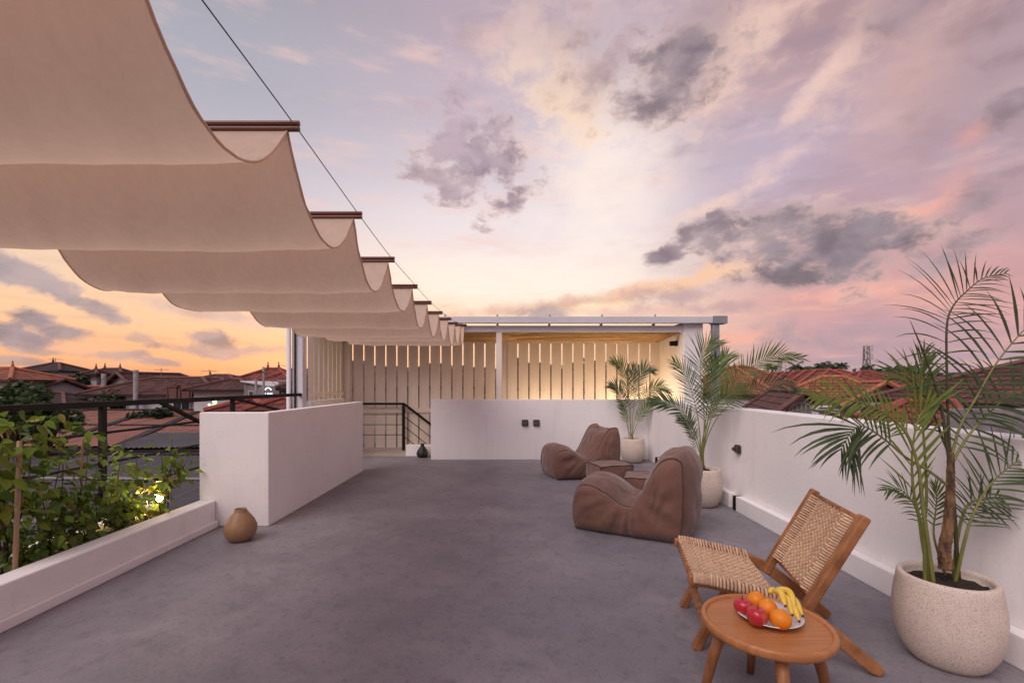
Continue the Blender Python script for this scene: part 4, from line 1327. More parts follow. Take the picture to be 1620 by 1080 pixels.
# ================================================================== CLIMBING SHRUBS IN THE BED
def leaf_mesh(name, m, fold=.18, wide=.62):
    n = 6
    vs, fs = [], []
    for k in range(n + 1):
        t = k / n
        w_ = wide * math.sin(math.pi * min(1, t ** .72)) * .5 * (1 - .25 * t)
        z = -.16 * t * t
        vs += [(-w_, t, z + fold * w_), (0, t, z), (w_, t, z + fold * w_)]
    for k in range(n):
        a = k * 3
        fs += [(a, a + 1, a + 4, a + 3), (a + 1, a + 2, a + 5, a + 4)]
    return MB().add(vs, fs).mesh(name, M[m], True)
LM = {'g': leaf_mesh('leaf', 'leaf'), 'd': leaf_mesh('leaf', 'leaf_dark', .25, .7), 'y': leaf_mesh('leaf', 'leaf_yellow', .3, .5)}
def shrub(label, base, tips, nleaf, size, seed, mix='gggddy', spread=.07, low=0.15):
    random.seed(seed)
    t = thing('climbing_shrub', label, 'shrub', base, 0, 'leafy shrubs in the planted bed')
    paths = []
    for tip in tips:
        tip = Vector(tip) - Vector(base)
        mid = tip * .5 + Vector((random.uniform(-.05, .05), random.uniform(-.05, .05), .06))
        p = spline([Vector((random.uniform(-.03, .03), random.uniform(-.03, .03), 0)), tip * .25 + Vector((random.uniform(-.03, .03), random.uniform(-.03, .03), .03)), mid, tip], 24)
        paths.append(p)
        obj('stem', MB().tube(p, [.006 * (1 - .75 * i / 24) for i in range(25)], 5), 'twig', t, smooth=True)
    for i in range(nleaf):
        p = random.choice(paths)
        f = low + (1 - low) * random.random() ** .75
        q = p[int(f * 24)]
        a = random.uniform(0, 6.283)
        rr = abs(random.gauss(0, spread))
        pos = q + Vector((math.cos(a) * rr, math.sin(a) * rr * 1.2, random.gauss(0, spread * .6)))
        if pos.z < .02:
            continue
        o = link('leaf', LM[random.choice(mix)], t, pos)
        s = size * random.uniform(.62, 1.28)
        o.scale = (s, s, s)
        o.rotation_euler = (R(random.uniform(-75, 15)), R(random.gauss(0, 25)), a - 1.57 + random.gauss(0, .5))
    return t
PX = -3.17
shrub('leafy shrub tied to the bamboo stake, broad leaves at the railing', (PX, 2.92, .11), [P(15, 655, 2.9), P(55, 660, 3.0), P(5, 690, 2.75), P(-20, 670, 2.7), P(70, 665, 3.05), P(20, 700, 2.85)], 210, .10, 1, 'gggggdy', .08, .45)
shrub('tall thin shrub with reddish twigs behind the bamboo stake', (PX - .02, 3.18, .11), [P(90, 650, 3.25), P(110, 655, 3.3), P(75, 700, 3.2), P(60, 760, 3.1)], 200, .08, 2, 'ggdddy', .08, .3)
shrub('dense dark green shrub in the middle of the bed', (PX, 3.5, .11), [P(140, 700, 3.5), P(165, 690, 3.6), P(120, 740, 3.4), P(95, 800, 3.2), P(150, 760, 3.5), P(80, 830, 3.15), P(110, 770, 3.35)], 300, .078, 3, 'gggdddd', .085, .2)
shrub('bright green shrub lit from below by the spike lamp', (PX + .02, 3.78, .11), [P(200, 690, 3.8), P(215, 720, 3.85), P(185, 740, 3.75), P(205, 780, 3.8), P(180, 800, 3.7), P(220, 750, 3.9)], 300, .076, 4, 'ggggggd', .08, .2)
shrub('slender shrub standing right behind the lit spike lamp', (PX - .02, 4.28, .11), [P(272, 690, 4.35), P(285, 715, 4.4), P(300, 722, 4.42), P(255, 715, 4.3), P(262, 740, 4.3)], 150, .08, 5, 'ggggdy', .075, .45)
shrub('low spreading plant at the foot of the bamboo stake', (PX + .05, 3.0, .11), [P(40, 850, 3.0), P(70, 845, 3.1), P(95, 850, 3.2), P(20, 820, 2.9), P(0, 780, 2.8), P(60, 870, 3.1), P(120, 850, 3.3)], 260, .075, 6, 'gggddd', .07, .25)
shrub('low sprig of yellowing leaves below the spike lamp', (PX + .08, 4.05, .11), [P(228, 800, 4.0), P(240, 765, 4.08), P(215, 810, 3.9)], 60, .06, 8, 'gyyg', .04, .3)
def stake(label, p, q, r=.012):
    p, q = Vector(p), Vector(q)
    pts = [p.lerp(q, k / 10) for k in range(11)]
    tag(obj('bamboo_stake', MB().tube([x - p for x in pts], [r * (1.12 if k % 3 == 0 else 1) for k in range(11)], 8), 'bamboo_stake', smooth=True, loc=p), label, 'plant stake', 'bamboo stakes in the bed')
stake('pale bamboo stake in front of the leafy shrubs, the tallest and thickest', (-2.985, 2.80, .10), P(31, 697, 2.84), .0125)
stake('thin stake inside the dense dark green shrub', (PX, 3.42, .1), (PX + .01, 3.44, .95), .008)
stake('thin stake supporting the shrub lit from below', (PX, 3.72, .1), (PX + .02, 3.74, .62), .007)

# ================================================================== NEIGHBOURHOOD
random.seed(31)
def slope(mb, e0, e1, r1, r0, course=.30, lift=.022, th=.05):
    """one roof slope in stepped tile courses from eave e0-e1 up to ridge r0-r1"""
    e0, e1, r0, r1 = Vector(e0), Vector(e1), Vector(r0), Vector(r1)
    ln = ((r0 + r1) / 2 - (e0 + e1) / 2).length
    n = max(2, min(40, int(ln / course)))
    ed = (e1 - e0).normalized()
    nrm = ed.cross(((r0 + r1) / 2 - (e0 + e1) / 2)).normalized()
    if nrm.z < 0:
        nrm = -nrm
    for i in range(n):
        f0, f1 = i / n, min(1.0, (i + 1.12) / n)
        a, b_ = e0.lerp(r0, f0) + nrm * (lift + .004), e1.lerp(r1, f0) + nrm * (lift + .004)
        c_, d = e1.lerp(r1, f1) + nrm * .004, e0.lerp(r0, f1) + nrm * .004
        a2, b2 = a - nrm * lift, b_ - nrm * lift
        def uv(p, v):
            return ((p - e0).dot(ed), v)
        v0, v1 = i * .30, (i + 1) * .30 - .01
        mb.add([a, b_, c_, d], [(0, 1, 2, 3)], [[uv(a, v0), uv(b_, v0), uv(c_, v1), uv(d, v1)]])
        mb.add([a2, b2, b_, a], [(0, 1, 2, 3)], [[uv(a2, v0), uv(b2, v0), uv(b_, v0 + .05), uv(a, v0 + .05)]])

def house(label, A, B, half, drop, roof='tile_red', ridge='ridge_red', wall='wall_white', ends=('hip', 'hip'), over=.40, axis=None,
          finials=0, windows=(), party=0, arch=False, group=None, cat='house', name='tiled_house', hipk=1.0):
    A, B = Vector(A), Vector(B)
    z = (A.z + B.z) / 2
    A.z = B.z = z
    base = Vector(((A.x + B.x) / 2, (A.y + B.y) / 2, GZ))
    d = B - A
    if d.length < .05:
        d = Vector(axis or (1, 0, 0))
    d.normalize()
    nv = Vector((-d.y, d.x, 0))
    t = thing(name, label, cat, base, 0, group)
    A, B = A - base, B - base
    dz = Vector((0, 0, -drop))
    ea = half * hipk if ends[0] == 'hip' else 0
    eb = half * hipk if ends[1] == 'hip' else 0
    a1, a2 = A - d * ea + nv * half + dz, A - d * ea - nv * half + dz
    b1, b2 = B + d * eb + nv * half + dz, B + d * eb - nv * half + dz
    rm = MB()
    slope(rm, a2, b2, B, A)
    slope(rm, b1, a1, A, B)
    if ea:
        slope(rm, a1, a2, A, A)
    if eb:
        slope(rm, b2, b1, B, B)
    # underside and fascia keep the roof solid
    th = Vector((0, 0, -.10))
    rm.add([a1 + th, a2 + th, b2 + th, b1 + th], [(0, 1, 2, 3)])
    for p, q in ((a1, a2), (a2, b2), (b2, b1), (b1, a1)):
        rm.add([p, q, q + th, p + th], [(0, 1, 2, 3)])
    ro = obj('roof', rm, roof, t)
    lines = []
    if (B - A).length > .1:
        lines.append((A, B))
    if ea:
        lines += [(A, a1), (A, a2)]
    if eb:
        lines += [(B, b1), (B, b2)]
    if not ea:
        lines += [(A, a1), (A, a2)]
    if not eb:
        lines += [(B, b1), (B, b2)]
    up = Vector((0, 0, .045))
    for p, q in lines:
        obj('ridge_cap', MB().tube([p + up, q + up], .10, 6), ridge, ro)
    for k in range(1, party + 1):
        f = k / (party + 1)
        p = A.lerp(B, f) + up * 1.5
        for e0, e1 in ((a2, b2), (a1, b1)):
            obj('ridge_cap', MB().bar(p, e0.lerp(e1, f) + up * 1.5, .22, .2), ridge, ro)
    for p in ([A, B] if finials == 2 else [A] if finials == 1 else []):
        obj('finial', MB().lathe([(.11, 0), (.14, .06), (.06, .11), (.08, .18), (.03, .25), (.045, .31), (.01, .45)], p + up, 8), ridge, ro)
    # walls
    hw = half - over
    la = -(ea - over) if ea else over
    lb = (eb - over) if eb else -over
    wa, wb = A + d * la, B + d * lb
    ztop = z - drop - .102 - GZ
    c1, c2, c3_, c4 = wa + nv * hw, wa - nv * hw, wb - nv * hw, wb + nv * hw
    wm = MB()
    lo_ = [Vector((p.x, p.y, .01)) for p in (c1, c2, c3_, c4)]
    hi_ = [Vector((p.x, p.y, ztop)) for p in (c1, c2, c3_, c4)]
    wm.add(lo_ + hi_, [(0, 1, 2, 3), (7, 6, 5, 4), (0, 4, 5, 1), (1, 5, 6, 2), (2, 6, 7, 3), (3, 7, 4, 0)])
    for on, w0, inner in ((not ea, wa, d), (not eb, wb, -d)):
        if on:
            k = hw / half
            apex = Vector((w0.x, w0.y, A.z - .06 - drop * 0.02))
            p, q = w0 + nv * hw, w0 - nv * hw
            ze = A.z - drop * k - .06
            p1, q1 = Vector((p.x, p.y, ze)), Vector((q.x, q.y, ze))
            p0, q0 = Vector((p.x, p.y, ztop + .001)), Vector((q.x, q.y, ztop + .001))
            sh = inner * .25
            vs = [p0, q0, q1, apex, p1]
            vs = vs + [x + sh for x in vs]
            wm.add(vs, [(0, 1, 2, 3, 4), (9, 8, 7, 6, 5), (0, 5, 6, 1), (1, 6, 7, 2), (2, 7, 8, 3), (3, 8, 9, 4), (4, 9, 5, 0)])
    obj('wall', wm, wall, t)
    def at_side(side, off, zz):
        if side == 'f':
            o_, dd, nn = (c2 + c3_) / 2, d, -nv
        elif side == 'b':
            o_, dd, nn = (c1 + c4) / 2, -d, nv
        elif side == 'l':
            o_, dd, nn = (c1 + c2) / 2, -nv, -d
        else:
            o_, dd, nn = (c3_ + c4) / 2, nv, d
        p = o_ + dd * off
        return Vector((p.x, p.y, zz - GZ)), dd, nn
    for side, off, zz, ww, hh in windows:
        p, dd, nn = at_side(side, off, zz)
        up_ = Vector((0, 0, 1))
        fm = MB()
        for s in (-1, 1):
            fm.bar(p + dd * (s * ww / 2) - up_ * hh / 2 + nn * .02, p + dd * (s * ww / 2) + up_ * hh / 2 + nn * .02, .07, .08, dd)
            fm.bar(p - dd * (ww / 2 - .036) + up_ * (s * hh / 2) + nn * .021, p + dd * (ww / 2 - .036) + up_ * (s * hh / 2) + nn * .021, .08, .07, up_)
        fm.bar(p - up_ * (hh / 2 - .036) + nn * .019, p + up_ * (hh / 2 - .036) + nn * .019, .05, .05, dd)
        fr = obj('window', fm, 'frame_paint', t)
        e, u = dd * (ww / 2 - .03), up_ * (hh / 2 - .03)
        obj('pane', MB().add([p - e - u + nn * .006, p + e - u + nn * .006, p + e + u + nn * .006, p - e + u + nn * .006], [(0, 1, 2, 3)]), 'pane', fr)
    if arch:
        side, off, zz, rr = arch
        p, dd, nn = at_side(side, off, zz)
        pts = [p + dd * rr * math.cos(a) + Vector((0, 0, rr * 1.05 * math.sin(a))) + nn * .03 for a in [math.pi * k / 14 for k in range(15)]]
        fm = MB().tube(pts + [pts[0]], .035, 6)
        for k in range(1, 6):
            x = -rr + 2 * rr * k / 6
            fm.tube([p + dd * x + nn * .03, p + dd * x + nn * .03 + Vector((0, 0, 1.05 * math.sqrt(rr * rr - x * x)))], .02, 5)
        fr = obj('arched_grille', fm, 'wall_white', t, smooth=True)
        pp = [q - nn * .022 for q in pts]
        obj('pane', MB().add(pp, [tuple(range(15))]), 'wall_grey', fr)
    return t

RH = 'tiled houses beyond the right parapet'
LH = 'tiled houses beyond the railing'
# ---- right side
house('orange roofed house at the left end of the tiled row, partly behind the palm', P(1162, 580, 31), P(1186, 582, 33), 3.6, 1.75, 'tile_orange', 'ridge_orange', group=RH, windows=[('l', 0, -.6, 1.2, 1.3)])
house('long red row house with a roof divided by raised party ridges', P(1312, 589, 33), P(1210, 589, 46), 3.1, 1.75, 'tile_red', 'ridge_red', ends=('hip', 'gable'), group=RH, party=6, windows=[('b', -4, -1.2, 1.2, 1.3)])
house('red hipped house right of the row, just below the far palms', P(1322, 586, 38), P(1330, 586, 38), 3.6, 1.7, 'tile_red', 'ridge_red', group=RH)
house('red hipped house under the dark tree line, left of the lattice tower', P(1362, 588, 34), P(1376, 588, 34), 3.8, 1.9, 'tile_red', 'ridge_red', group=RH)
house('broad orange hipped house in the middle of the right-hand roofs', P(1300, 597, 23.5), P(1334, 597, 23.0), 2.9, 1.45, 'tile_orange', 'ridge_orange', group=RH, windows=[('f', .6, -1.2, .9, 1.0)])
house('orange gabled house with a white end wall facing the terrace', P(1348, 605, 24), P(1404, 607, 18.5), 1.9, 1.25, 'tile_orange', 'ridge_orange', ends=('hip', 'gable'), group=RH, windows=[('r', 0, -.85, .8, .9)])
house('dark brown gabled house with an arched grille in its white gable', P(1221, 616, 18.8), P(1275, 624, 13.8), 2.1, 1.75, 'tile_brown', 'ridge_brown', ends=('hip', 'gable'), group=RH, arch=('r', -.05, .42, .36), over=.35, hipk=.7)
house('orange brown roof behind the tall palm, left of the grey plaster wall', P(1452, 601, 20), P(1512, 599, 19), 3.0, 1.15, 'tile_orange', 'ridge_brown', group=RH)
house('long dark red roof above the grey plaster wall', P(1545, 590, 17.5), P(1760, 586, 17.5), 4.0, 1.15, 'tile_red', 'ridge_red', ends=('gable', 'hip'), group=RH)
house('steep brown hipped roof rising at the right edge of the view', P(1640, 571, 13.8), P(1790, 568, 13.8), 2.9, 1.25, 'tile_brown', 'ridge_brown', group=RH)
house('low red tiled outbuilding just beyond the parapet, behind the tall palm', P(1432, 636, 12.5), P(1512, 638, 12.0), 2.2, 1.2, 'tile_red', 'ridge_red', group=RH, ends=('hip', 'gable'))
house('red roofed house far beyond, right of the lattice tower', P(1400, 591, 42), P(1425, 591, 42), 4, 1.6, 'tile_red', 'ridge_red', group=RH)
# neighbour's plaster wall
a = P(1494, 646, 9.2)
tag(obj('plaster_wall', MB().box(0, 6.5, -.1, .1, GZ - .0 + .01, a.z), 'wall_stain', loc=(a.x, 9.2, 0), bevel=.01), 'stained grey plaster wall below the dark red roof', 'wall')
# air conditioner boxes and small clutter
def aircon(label, p):
    t = thing('air_conditioner', label, 'air conditioner', p)
    obj('casing', MB().box(-.32, .32, -.12, .12, -.24, .24), 'wall_white', t, bevel=.02)
    for k in range(6):
        obj('slat', MB().box(-.26, .26, -.131, -.1205, -.19 + k * .07, -.155 + k * .07), 'plastic_grey', t)
    obj('bracket', MB().bar((0, 0, -.241), (.55, .35, -.30), .04, .04), 'black', t)
aircon('white air conditioner unit beside the arched gable', P(1306, 655, 13.0) + Vector((0, 0, 0)))

# palms far off, tree line and tower
def far_palm(label, px, py_top, Y, group='coconut palms on the skyline'):
    p = P(px, py_top - 3, Y)
    h = p.z - GZ
    t = thing('coconut_palm', label, 'palm tree', (p.x, Y, GZ), 0, group)
    lean = random.uniform(-.5, .5)
    obj('trunk', MB().tube([(lean, 0, 0), (lean * .4, 0, h * .5), (0, 0, h - .8)], [.22, .17, .14], 6), 'concrete_pole', t, smooth=True)
    cr = MB()
    for k in range(18):
        a = k * 2.4 + random.uniform(-.3, .3)
        e = random.uniform(-.4, 1.1)
        L_ = random.uniform(1.0, 1.5)
        d = Vector((math.cos(a) * math.cos(e), math.sin(a) * math.cos(e), math.sin(e)))
        pts = [Vector((0, 0, h - .8))]
        for j in range(5):
            pts.append(pts[-1] + d * L_ / 5)
            d = (d + Vector((0, 0, -.28))).normalized()
        for j in range(5):
            s = d.cross(Vector((0, 0, 1))).normalized()
            for m_ in range(4):
                q = pts[j].lerp(pts[j + 1], m_ / 4)
                for sg in (-1, 1):
                    cr.add([q, q + (pts[j + 1] - pts[j]) * .25, q + s * sg * .30 + Vector((0, 0, -.35)) + (pts[j + 1] - pts[j]) * .4], [(0, 1, 2)])
    obj('crown', cr, 'tree_far', t)
far = [(1151, 580, 'small, left of the orange house'), (1178, 578, 'above the orange roof at the left end'), (1222, 576, 'behind the long palm frond'), (1258, 574, 'leftmost of the pair left of the clump'),
       (1271, 577, 'second of the pair left of the clump'), (1292, 576, 'first of the dense clump'), (1300, 574, 'second of the dense clump'), (1308, 573, 'tallest of the dense clump'),
       (1322, 576, 'fourth of the dense clump'), (1331, 574, 'last of the dense clump'), (1433, 577, 'right of the lattice tower over the tree line'), (1546, 583, 'lone one right of the tall potted palm')]
for px, py, s in far:
    far_palm('distant coconut palm, ' + s, px, py, random.uniform(62, 78))

def tree(label, loc, h, rad, n, m='tree_leaf', size=.28, group=None, squash=.8, name='leafy_tree', trunk=.16, zc=None):
    t = thing(name, label, 'tree', loc, 0, group)
    cz = h - rad * squash * .9
    obj('trunk', MB().tube([(0, 0, 0), (random.uniform(-.1, .1), 0, cz * .5), (0, 0, cz)], [trunk, trunk * .8, trunk * .5], 7), 'twig', t, smooth=True)
    cl_ = []
    for k in range(9):
        a = random.uniform(0, 6.28); e = random.uniform(-.5, 1.3); r_ = rad * random.uniform(.35, .75)
        cpt = Vector((math.cos(a) * math.cos(e) * r_, math.sin(a) * math.cos(e) * r_, cz + math.sin(e) * r_ * squash))
        cl_.append((cpt, rad * random.uniform(.3, .55)))
        obj('limb', MB().tube([(0, 0, cz * .75), cpt * .5 + Vector((0, 0, cz * .45)), cpt], [trunk * .4, trunk * .25, trunk * .08], 5), 'twig', t)
    cr = MB()
    for k in range(n):
        cpt, r_ = random.choice(cl_)
        v = Vector((random.gauss(0, 1), random.gauss(0, 1), random.gauss(0, 1))).normalized() * r_ * random.random() ** .4
        v.z *= squash
        p = cpt + v
        a = Vector((random.gauss(0, 1), random.gauss(0, 1), random.gauss(0, .6))).normalized()
        b_ = a.cross(Vector((random.gauss(0, 1), random.gauss(0, 1), random.gauss(0, 1)))).normalized()
        s = size * random.uniform(.6, 1.3)
        cr.add([p - a * s, p + b_ * s * .4, p + a * s, p - b_ * s * .4], [(0, 1, 2, 3)])
    obj('crown', cr, m, t)
    return t
def tree_at(label, px, py, Y, rad, n, **k):
    p = P(px, py, Y)
    return tree(label, (p.x, Y, GZ), p.z - GZ, rad, n, **k)
TR_ = 'trees on the right skyline'
for px, py, Y, r_, s in [(1344, 586, 75, 3.2, 'below the left side of the lattice tower'), (1378, 583, 80, 4.2, 'right behind the lattice tower'), (1408, 584, 72, 3.8, 'broad and dense, right of the tower'),
                         (1424, 588, 66, 2.8, 'lower, right of the broad dense one'), (1462, 588, 70, 3.2, 'behind the tall potted palm'), (1512, 590, 62, 3.0, 'right of the tall potted palm')]:
    tree_at('dark green tree on the skyline, ' + s, px, py, Y, r_, 1100, m='tree_far', size=.5, group=TR_)
# lattice mast
mp_ = P(1371, 547, 150)
mt = thing('lattice_tower', 'tall lattice radio mast on the skyline beyond the orange roofs', 'tower', (mp_.x, 150, GZ))
hh = mp_.z - GZ
w0, w1 = .95, .55
for sx in (-1, 1):
    for sy in (-1, 1):
        obj('leg', MB().bar((sx * w0, sy * w0, 0), (sx * w1, sy * w1, hh), .28, .28), 'concrete_pole', mt)
br = MB()
nb = 11
for k in range(nb):
    z0, z1 = hh * k / nb, hh * (k + 1) / nb
    q0, q1 = w0 + (w1 - w0) * k / nb, w0 + (w1 - w0) * (k + 1) / nb
    for s in (-1, 1):
        br.bar((-q0, s * q0, z0), (q1, s * q1, z1), .14, .14); br.bar((q0, s * q0, z0), (-q1, s * q1, z1), .14, .14)
        br.bar((s * q0, -q0, z0), (s * q1, q1, z1), .14, .14); br.bar((-q1, s * q1, z1), (q1, s * q1, z1), .14, .14)
obj('bracing', br, 'concrete_pole', mt, kind='stuff')
for z in (hh - .8, hh - 3.4):
    for sx, sy in ((-1, -1), (1, -1), (0, 1)):
        obj('antenna', MB().box(sx * 1.05 - .22, sx * 1.05 + .22, sy * 1.05 - .12, sy * 1.05 + .12, z - 1.1, z + 1.0), 'wall_white', mt)
def pole(label, px, py, Y, r_=.12, group='utility poles', arms=0, name='utility_pole'):
    p = P(px, py, Y)
    t = thing(name, label, 'pole', (p.x, Y, GZ), 0, group)
    h = p.z - GZ
    obj('shaft', MB().tube([(0, 0, 0), (0, 0, h)], [r_ * 1.25, r_], 10), 'concrete_pole', t, smooth=True)
    for k in range(arms):
        obj('crossarm', MB().box(-.6, .6, -.05 - r_ - .04, -r_ - .005, h - .35 - .5 * k, h - .25 - .5 * k), 'wall_grey', t)
        for sx in (-.5, 0, .5):
            obj('insulator', MB().lathe([(.04, 0), (.05, .06), (.03, .12)], (sx, -r_ - .045, h - .249 - .5 * k), 6), 'wall_white', t)
    return t
pole('left one of two thin poles behind the long palm frond', 1232, 568, 45, .09)
pole('right one of two thin poles behind the long palm frond', 1236, 570, 45, .08)

# ---- left side
house('orange hipped house at the left edge of the view', P(-40, 583, 27), P(20, 583, 27), 1.9, .66, 'tile_orange', 'ridge_orange', group=LH, finials=2, windows=[('f', .4, -.1, .8, .8)])
house('white upper storey with a dark pyramid roof on the left skyline', P(84, 575, 36), P(94, 575, 36), 1.45, .60, 'tile_dark', 'ridge_brown', group=LH, over=.25, finials=1, windows=[('f', -.5, 1.2, .6, .8), ('f', .5, 1.2, .6, .8)])
house('dark gabled house with a white framed gable end above the railing', P(34, 602, 31), P(103, 600, 28), 2.2, 1.05, 'tile_dark', 'ridge_brown', ends=('hip', 'gable'), group=LH, windows=[('r', -.3, .0, .9, .5)])
house('low dark hipped roof right above the railing at left', P(66, 622, 27.2), P(100, 622, 27.2), 1.9, .6, 'tile_dark', 'ridge_brown', group=LH)
house('small rust red roof between the white gable and the grey gable', P(128, 612, 31), P(160, 612, 31), 1.7, .5, 'tile_red', 'ridge_red', group=LH)
house('temple-like dark roof with two finials on the left skyline', P(166, 584, 35), P(190, 584, 35), 1.9, .85, 'tile_dark', 'ridge_brown', group=LH, finials=2)
house('little shrine roof with a finial beside the temple-like roof', P(152, 585.5, 33), P(152, 585.5, 33), .6, .3, 'tile_dark', 'ridge_brown', group=LH, finials=1, axis=(1, 0, 0))
house('house with a tall grey gable end and long brown roof', P(184, 590, 32), P(284, 592, 36), 2.7, 1.5, 'tile_brown', 'ridge_brown', wall='wall_grey', ends=('gable', 'hip'), group=LH, over=.3)
lh = house('long brown hipped house with two carved roof gables facing the terrace', P(243, 598, 29.5), P(320, 598, 29.5), 2.6, .98, 'tile_brown', 'ridge_brown', group=LH, windows=[('f', -1.9, .05, 1.0, .9), ('f', 1.8, .05, 1.0, .9)])
house('brown hipped house with a small ridge finial, right of the carved gables', P(333, 598, 30), P(350, 599, 30), 2.2, .85, 'tile_brown', 'ridge_brown', group=LH, finials=1, windows=[('f', 0, -.3, .8, .7)])
house('far brown roof behind the grey concrete building', P(340, 593, 33), P(362, 595, 33), 2.1, .7, 'tile_brown', 'ridge_brown', group=LH)
house('white walled house with a brown roof left of the grey concrete building', P(366, 600, 27), P(380, 602, 27), 1.7, .55, 'tile_brown', 'ridge_brown', group=LH)
house('bright red hipped roof with two finials near the white corner post', P(424, 584, 29), P(441, 584, 29), 2.0, 1.0, 'tile_red', 'ridge_red', wall='wall_grey', group=LH, finials=2)
house('red hipped roof half hidden by the white corner post', P(466, 584, 29), P(480, 584, 29), 1.8, .9, 'tile_red', 'ridge_red', wall='wall_grey', group=LH)
house('low red hipped roof just above the white block, left', P(395, 633, 16), P(404, 633, 16), .95, .34, 'tile_red', 'ridge_red', group=LH)
house('low red hipped roof just above the white block, right', P(446, 631, 15), P(455, 631, 15), .8, .34, 'tile_red', 'ridge_red', group=LH)
for px in (277, 297):                     # carved gables
    p = P(px, 612, 26.85)
    t_ = MB()
    t_.box(-.22, .22, -.2, .12, -.75, .0); t_.box(-.42, .42, -.25, .15, .001, .06); t_.prism([(-.28, -.12), (.28, -.12), (.28, .1), (-.28, .1)], .061, .12); t_.lathe([(.07, .121), (.1, .18), (.02, .30)], n=6)
    for sx in (-.36, .30):
        t_.box(sx, sx + .06, -.2, -.14, -.75, .0)
    o = obj('carved_gable', t_, 'ridge_brown', lh, kind='stuff'); o.location = p - lh.location
# grey concrete building with a lean-to roof
gp = P(386, 603, 24)
t = thing('concrete_building', 'grey rendered building with a sloping pale roof edge and small windows', 'building', (gp.x, 24, GZ))
wz = gp.z - GZ
W_ = 2.05
obj('wall', MB().add([(0, 0, .01), (W_, 0, .01), (W_, 3, .01), (0, 3, .01), (0, 0, wz - .05), (W_, 0, wz - .40), (W_, 3, wz - .40), (0, 3, wz - .05)],
                     [(0, 3, 2, 1), (4, 5, 6, 7), (0, 1, 5, 4), (1, 2, 6, 5), (2, 3, 7, 6), (3, 0, 4, 7)]), 'wall_stain', t)
obj('roof', MB().bar((-.1, 1.5, wz), (W_ + .15, 1.5, wz - .375), 3.3, .06, (0, 0, 1)), 'wall_white', t)
for x in (.25, .8, 1.35):
    f_ = obj('window', MB().box(x, x + .26, -.03, -.001, wz - .75, wz - .5), 'frame_paint', t)
    obj('pane', MB().box(x + .03, x + .23, -.036, -.0305, wz - .72, wz - .53), 'pane', f_)
gp = P(440, 603, 25.5)
t = thing('concrete_building', 'rough grey wall block beside the white corner post', 'building', (gp.x, 25.5, GZ))
obj('wall', MB().box(0, 1.4, 0, 2, .01, gp.z - GZ), 'wall_stain', t)
obj('parapet_cap', MB().box(-.05, 1.45, -.05, 2.05, gp.z - GZ + .001, gp.z - GZ + .06), 'wall_grey', t)
# lit shop front
sp_ = P(424, 618, 22)
t = thing('shop_front', 'little shop with an illuminated arch sign and bright windows', 'shop', (sp_.x, 22, GZ))
zz = sp_.z - GZ
obj('wall', MB().box(-.55, .75, .12, 2.2, .01, zz + .12), 'wall_grey', t)
sg = obj('sign_board', MB().box(-.42, .52, .02, .118, zz - .27, zz + .22), 'wall_stain', t)
arc = [Vector((.0 + .16 * math.cos(a), .012, zz - .03 + .17 * math.sin(a))) for a in [math.pi * (.12 + .76 * k / 10) for k in range(11)]]
obj('arch_mark', MB().tube(arc, .026, 6), 'sign_white', sg)
rw = MB(); x = -.26                         # a line of small lit capitals too small to read
for k in range(9):
    wl = (.032, .04, .028)[k % 3]
    if k != 3:
        rw.box(x, x + wl, .006, .018, zz - .16, zz - .105)
    x += wl + .02
obj('lettering', rw, 'sign_white', sg, kind='stuff')
obj('lettering', MB().box(-.03, .04, .006, .018, zz - .235, zz - .19).box(.055, .11, .006, .018, zz - .235, zz - .19), 'sign_white', sg, kind='stuff')
obj('fascia', MB().box(-.56, .62, -.12, .119, zz - .56, zz - .30), 'sign_blue', t)
for x0, x1 in ((-.42, -.14), (.08, .36)):
    f_ = obj('window', MB().box(x0, x1, .05, .119, zz - .98, zz - .58), 'frame_paint', t)
    obj('pane', MB().box(x0 + .03, x1 - .03, .04, .0495, zz - .95, zz - .61), 'lit_pane', f_)
obj('door', MB().box(-.10, .05, .06, .119, zz - 1.3, zz - .58), 'tile_orange', t)
# green pylon sign
gp = P(340, 640, 18.5)
t = thing('pylon_sign', 'small lit pylon sign, white disc over a green and yellow panel', 'sign', (gp.x, 18.5, GZ))
gz = gp.z - GZ
obj('post', MB().tube([(0, .06, 0), (0, .06, gz + .05)], .04, 8), 'black', t)
obj('panel', MB().box(-.12, .12, -.03, .0, gz - .16, gz + .03), 'sign_green', t)
obj('disc', MB().tube([(0, -.03, gz + .12), (0, .0, gz + .12)], .085, 18), 'sign_white', t)
gp = P(331, 640, 20)
t = thing('street_lamp', 'tiny white street lamp left of the lit pylon sign', 'street lamp', (gp.x, 20, GZ))
obj('post', MB().tube([(0, 0, 0), (0, 0, gp.z - GZ - .05)], .03, 6), 'black', t)
obj('lamp', MB().lathe([(.03, -.05), (.06, 0), (.03, .05)], (0, 0, gp.z - GZ), 8), 'sign_white', t)
gp = P(360, 643, 20)
t = thing('street_lamp', 'tiny white street lamp right of the lit pylon sign', 'street lamp', (gp.x, 20, GZ))
obj('post', MB().tube([(0, 0, 0), (0, 0, gp.z - GZ - .05)], .03, 6), 'black', t)
obj('lamp', MB().lathe([(.03, -.05), (.06, 0), (.03, .05)], (0, 0, gp.z - GZ), 8), 'sign_white', t)
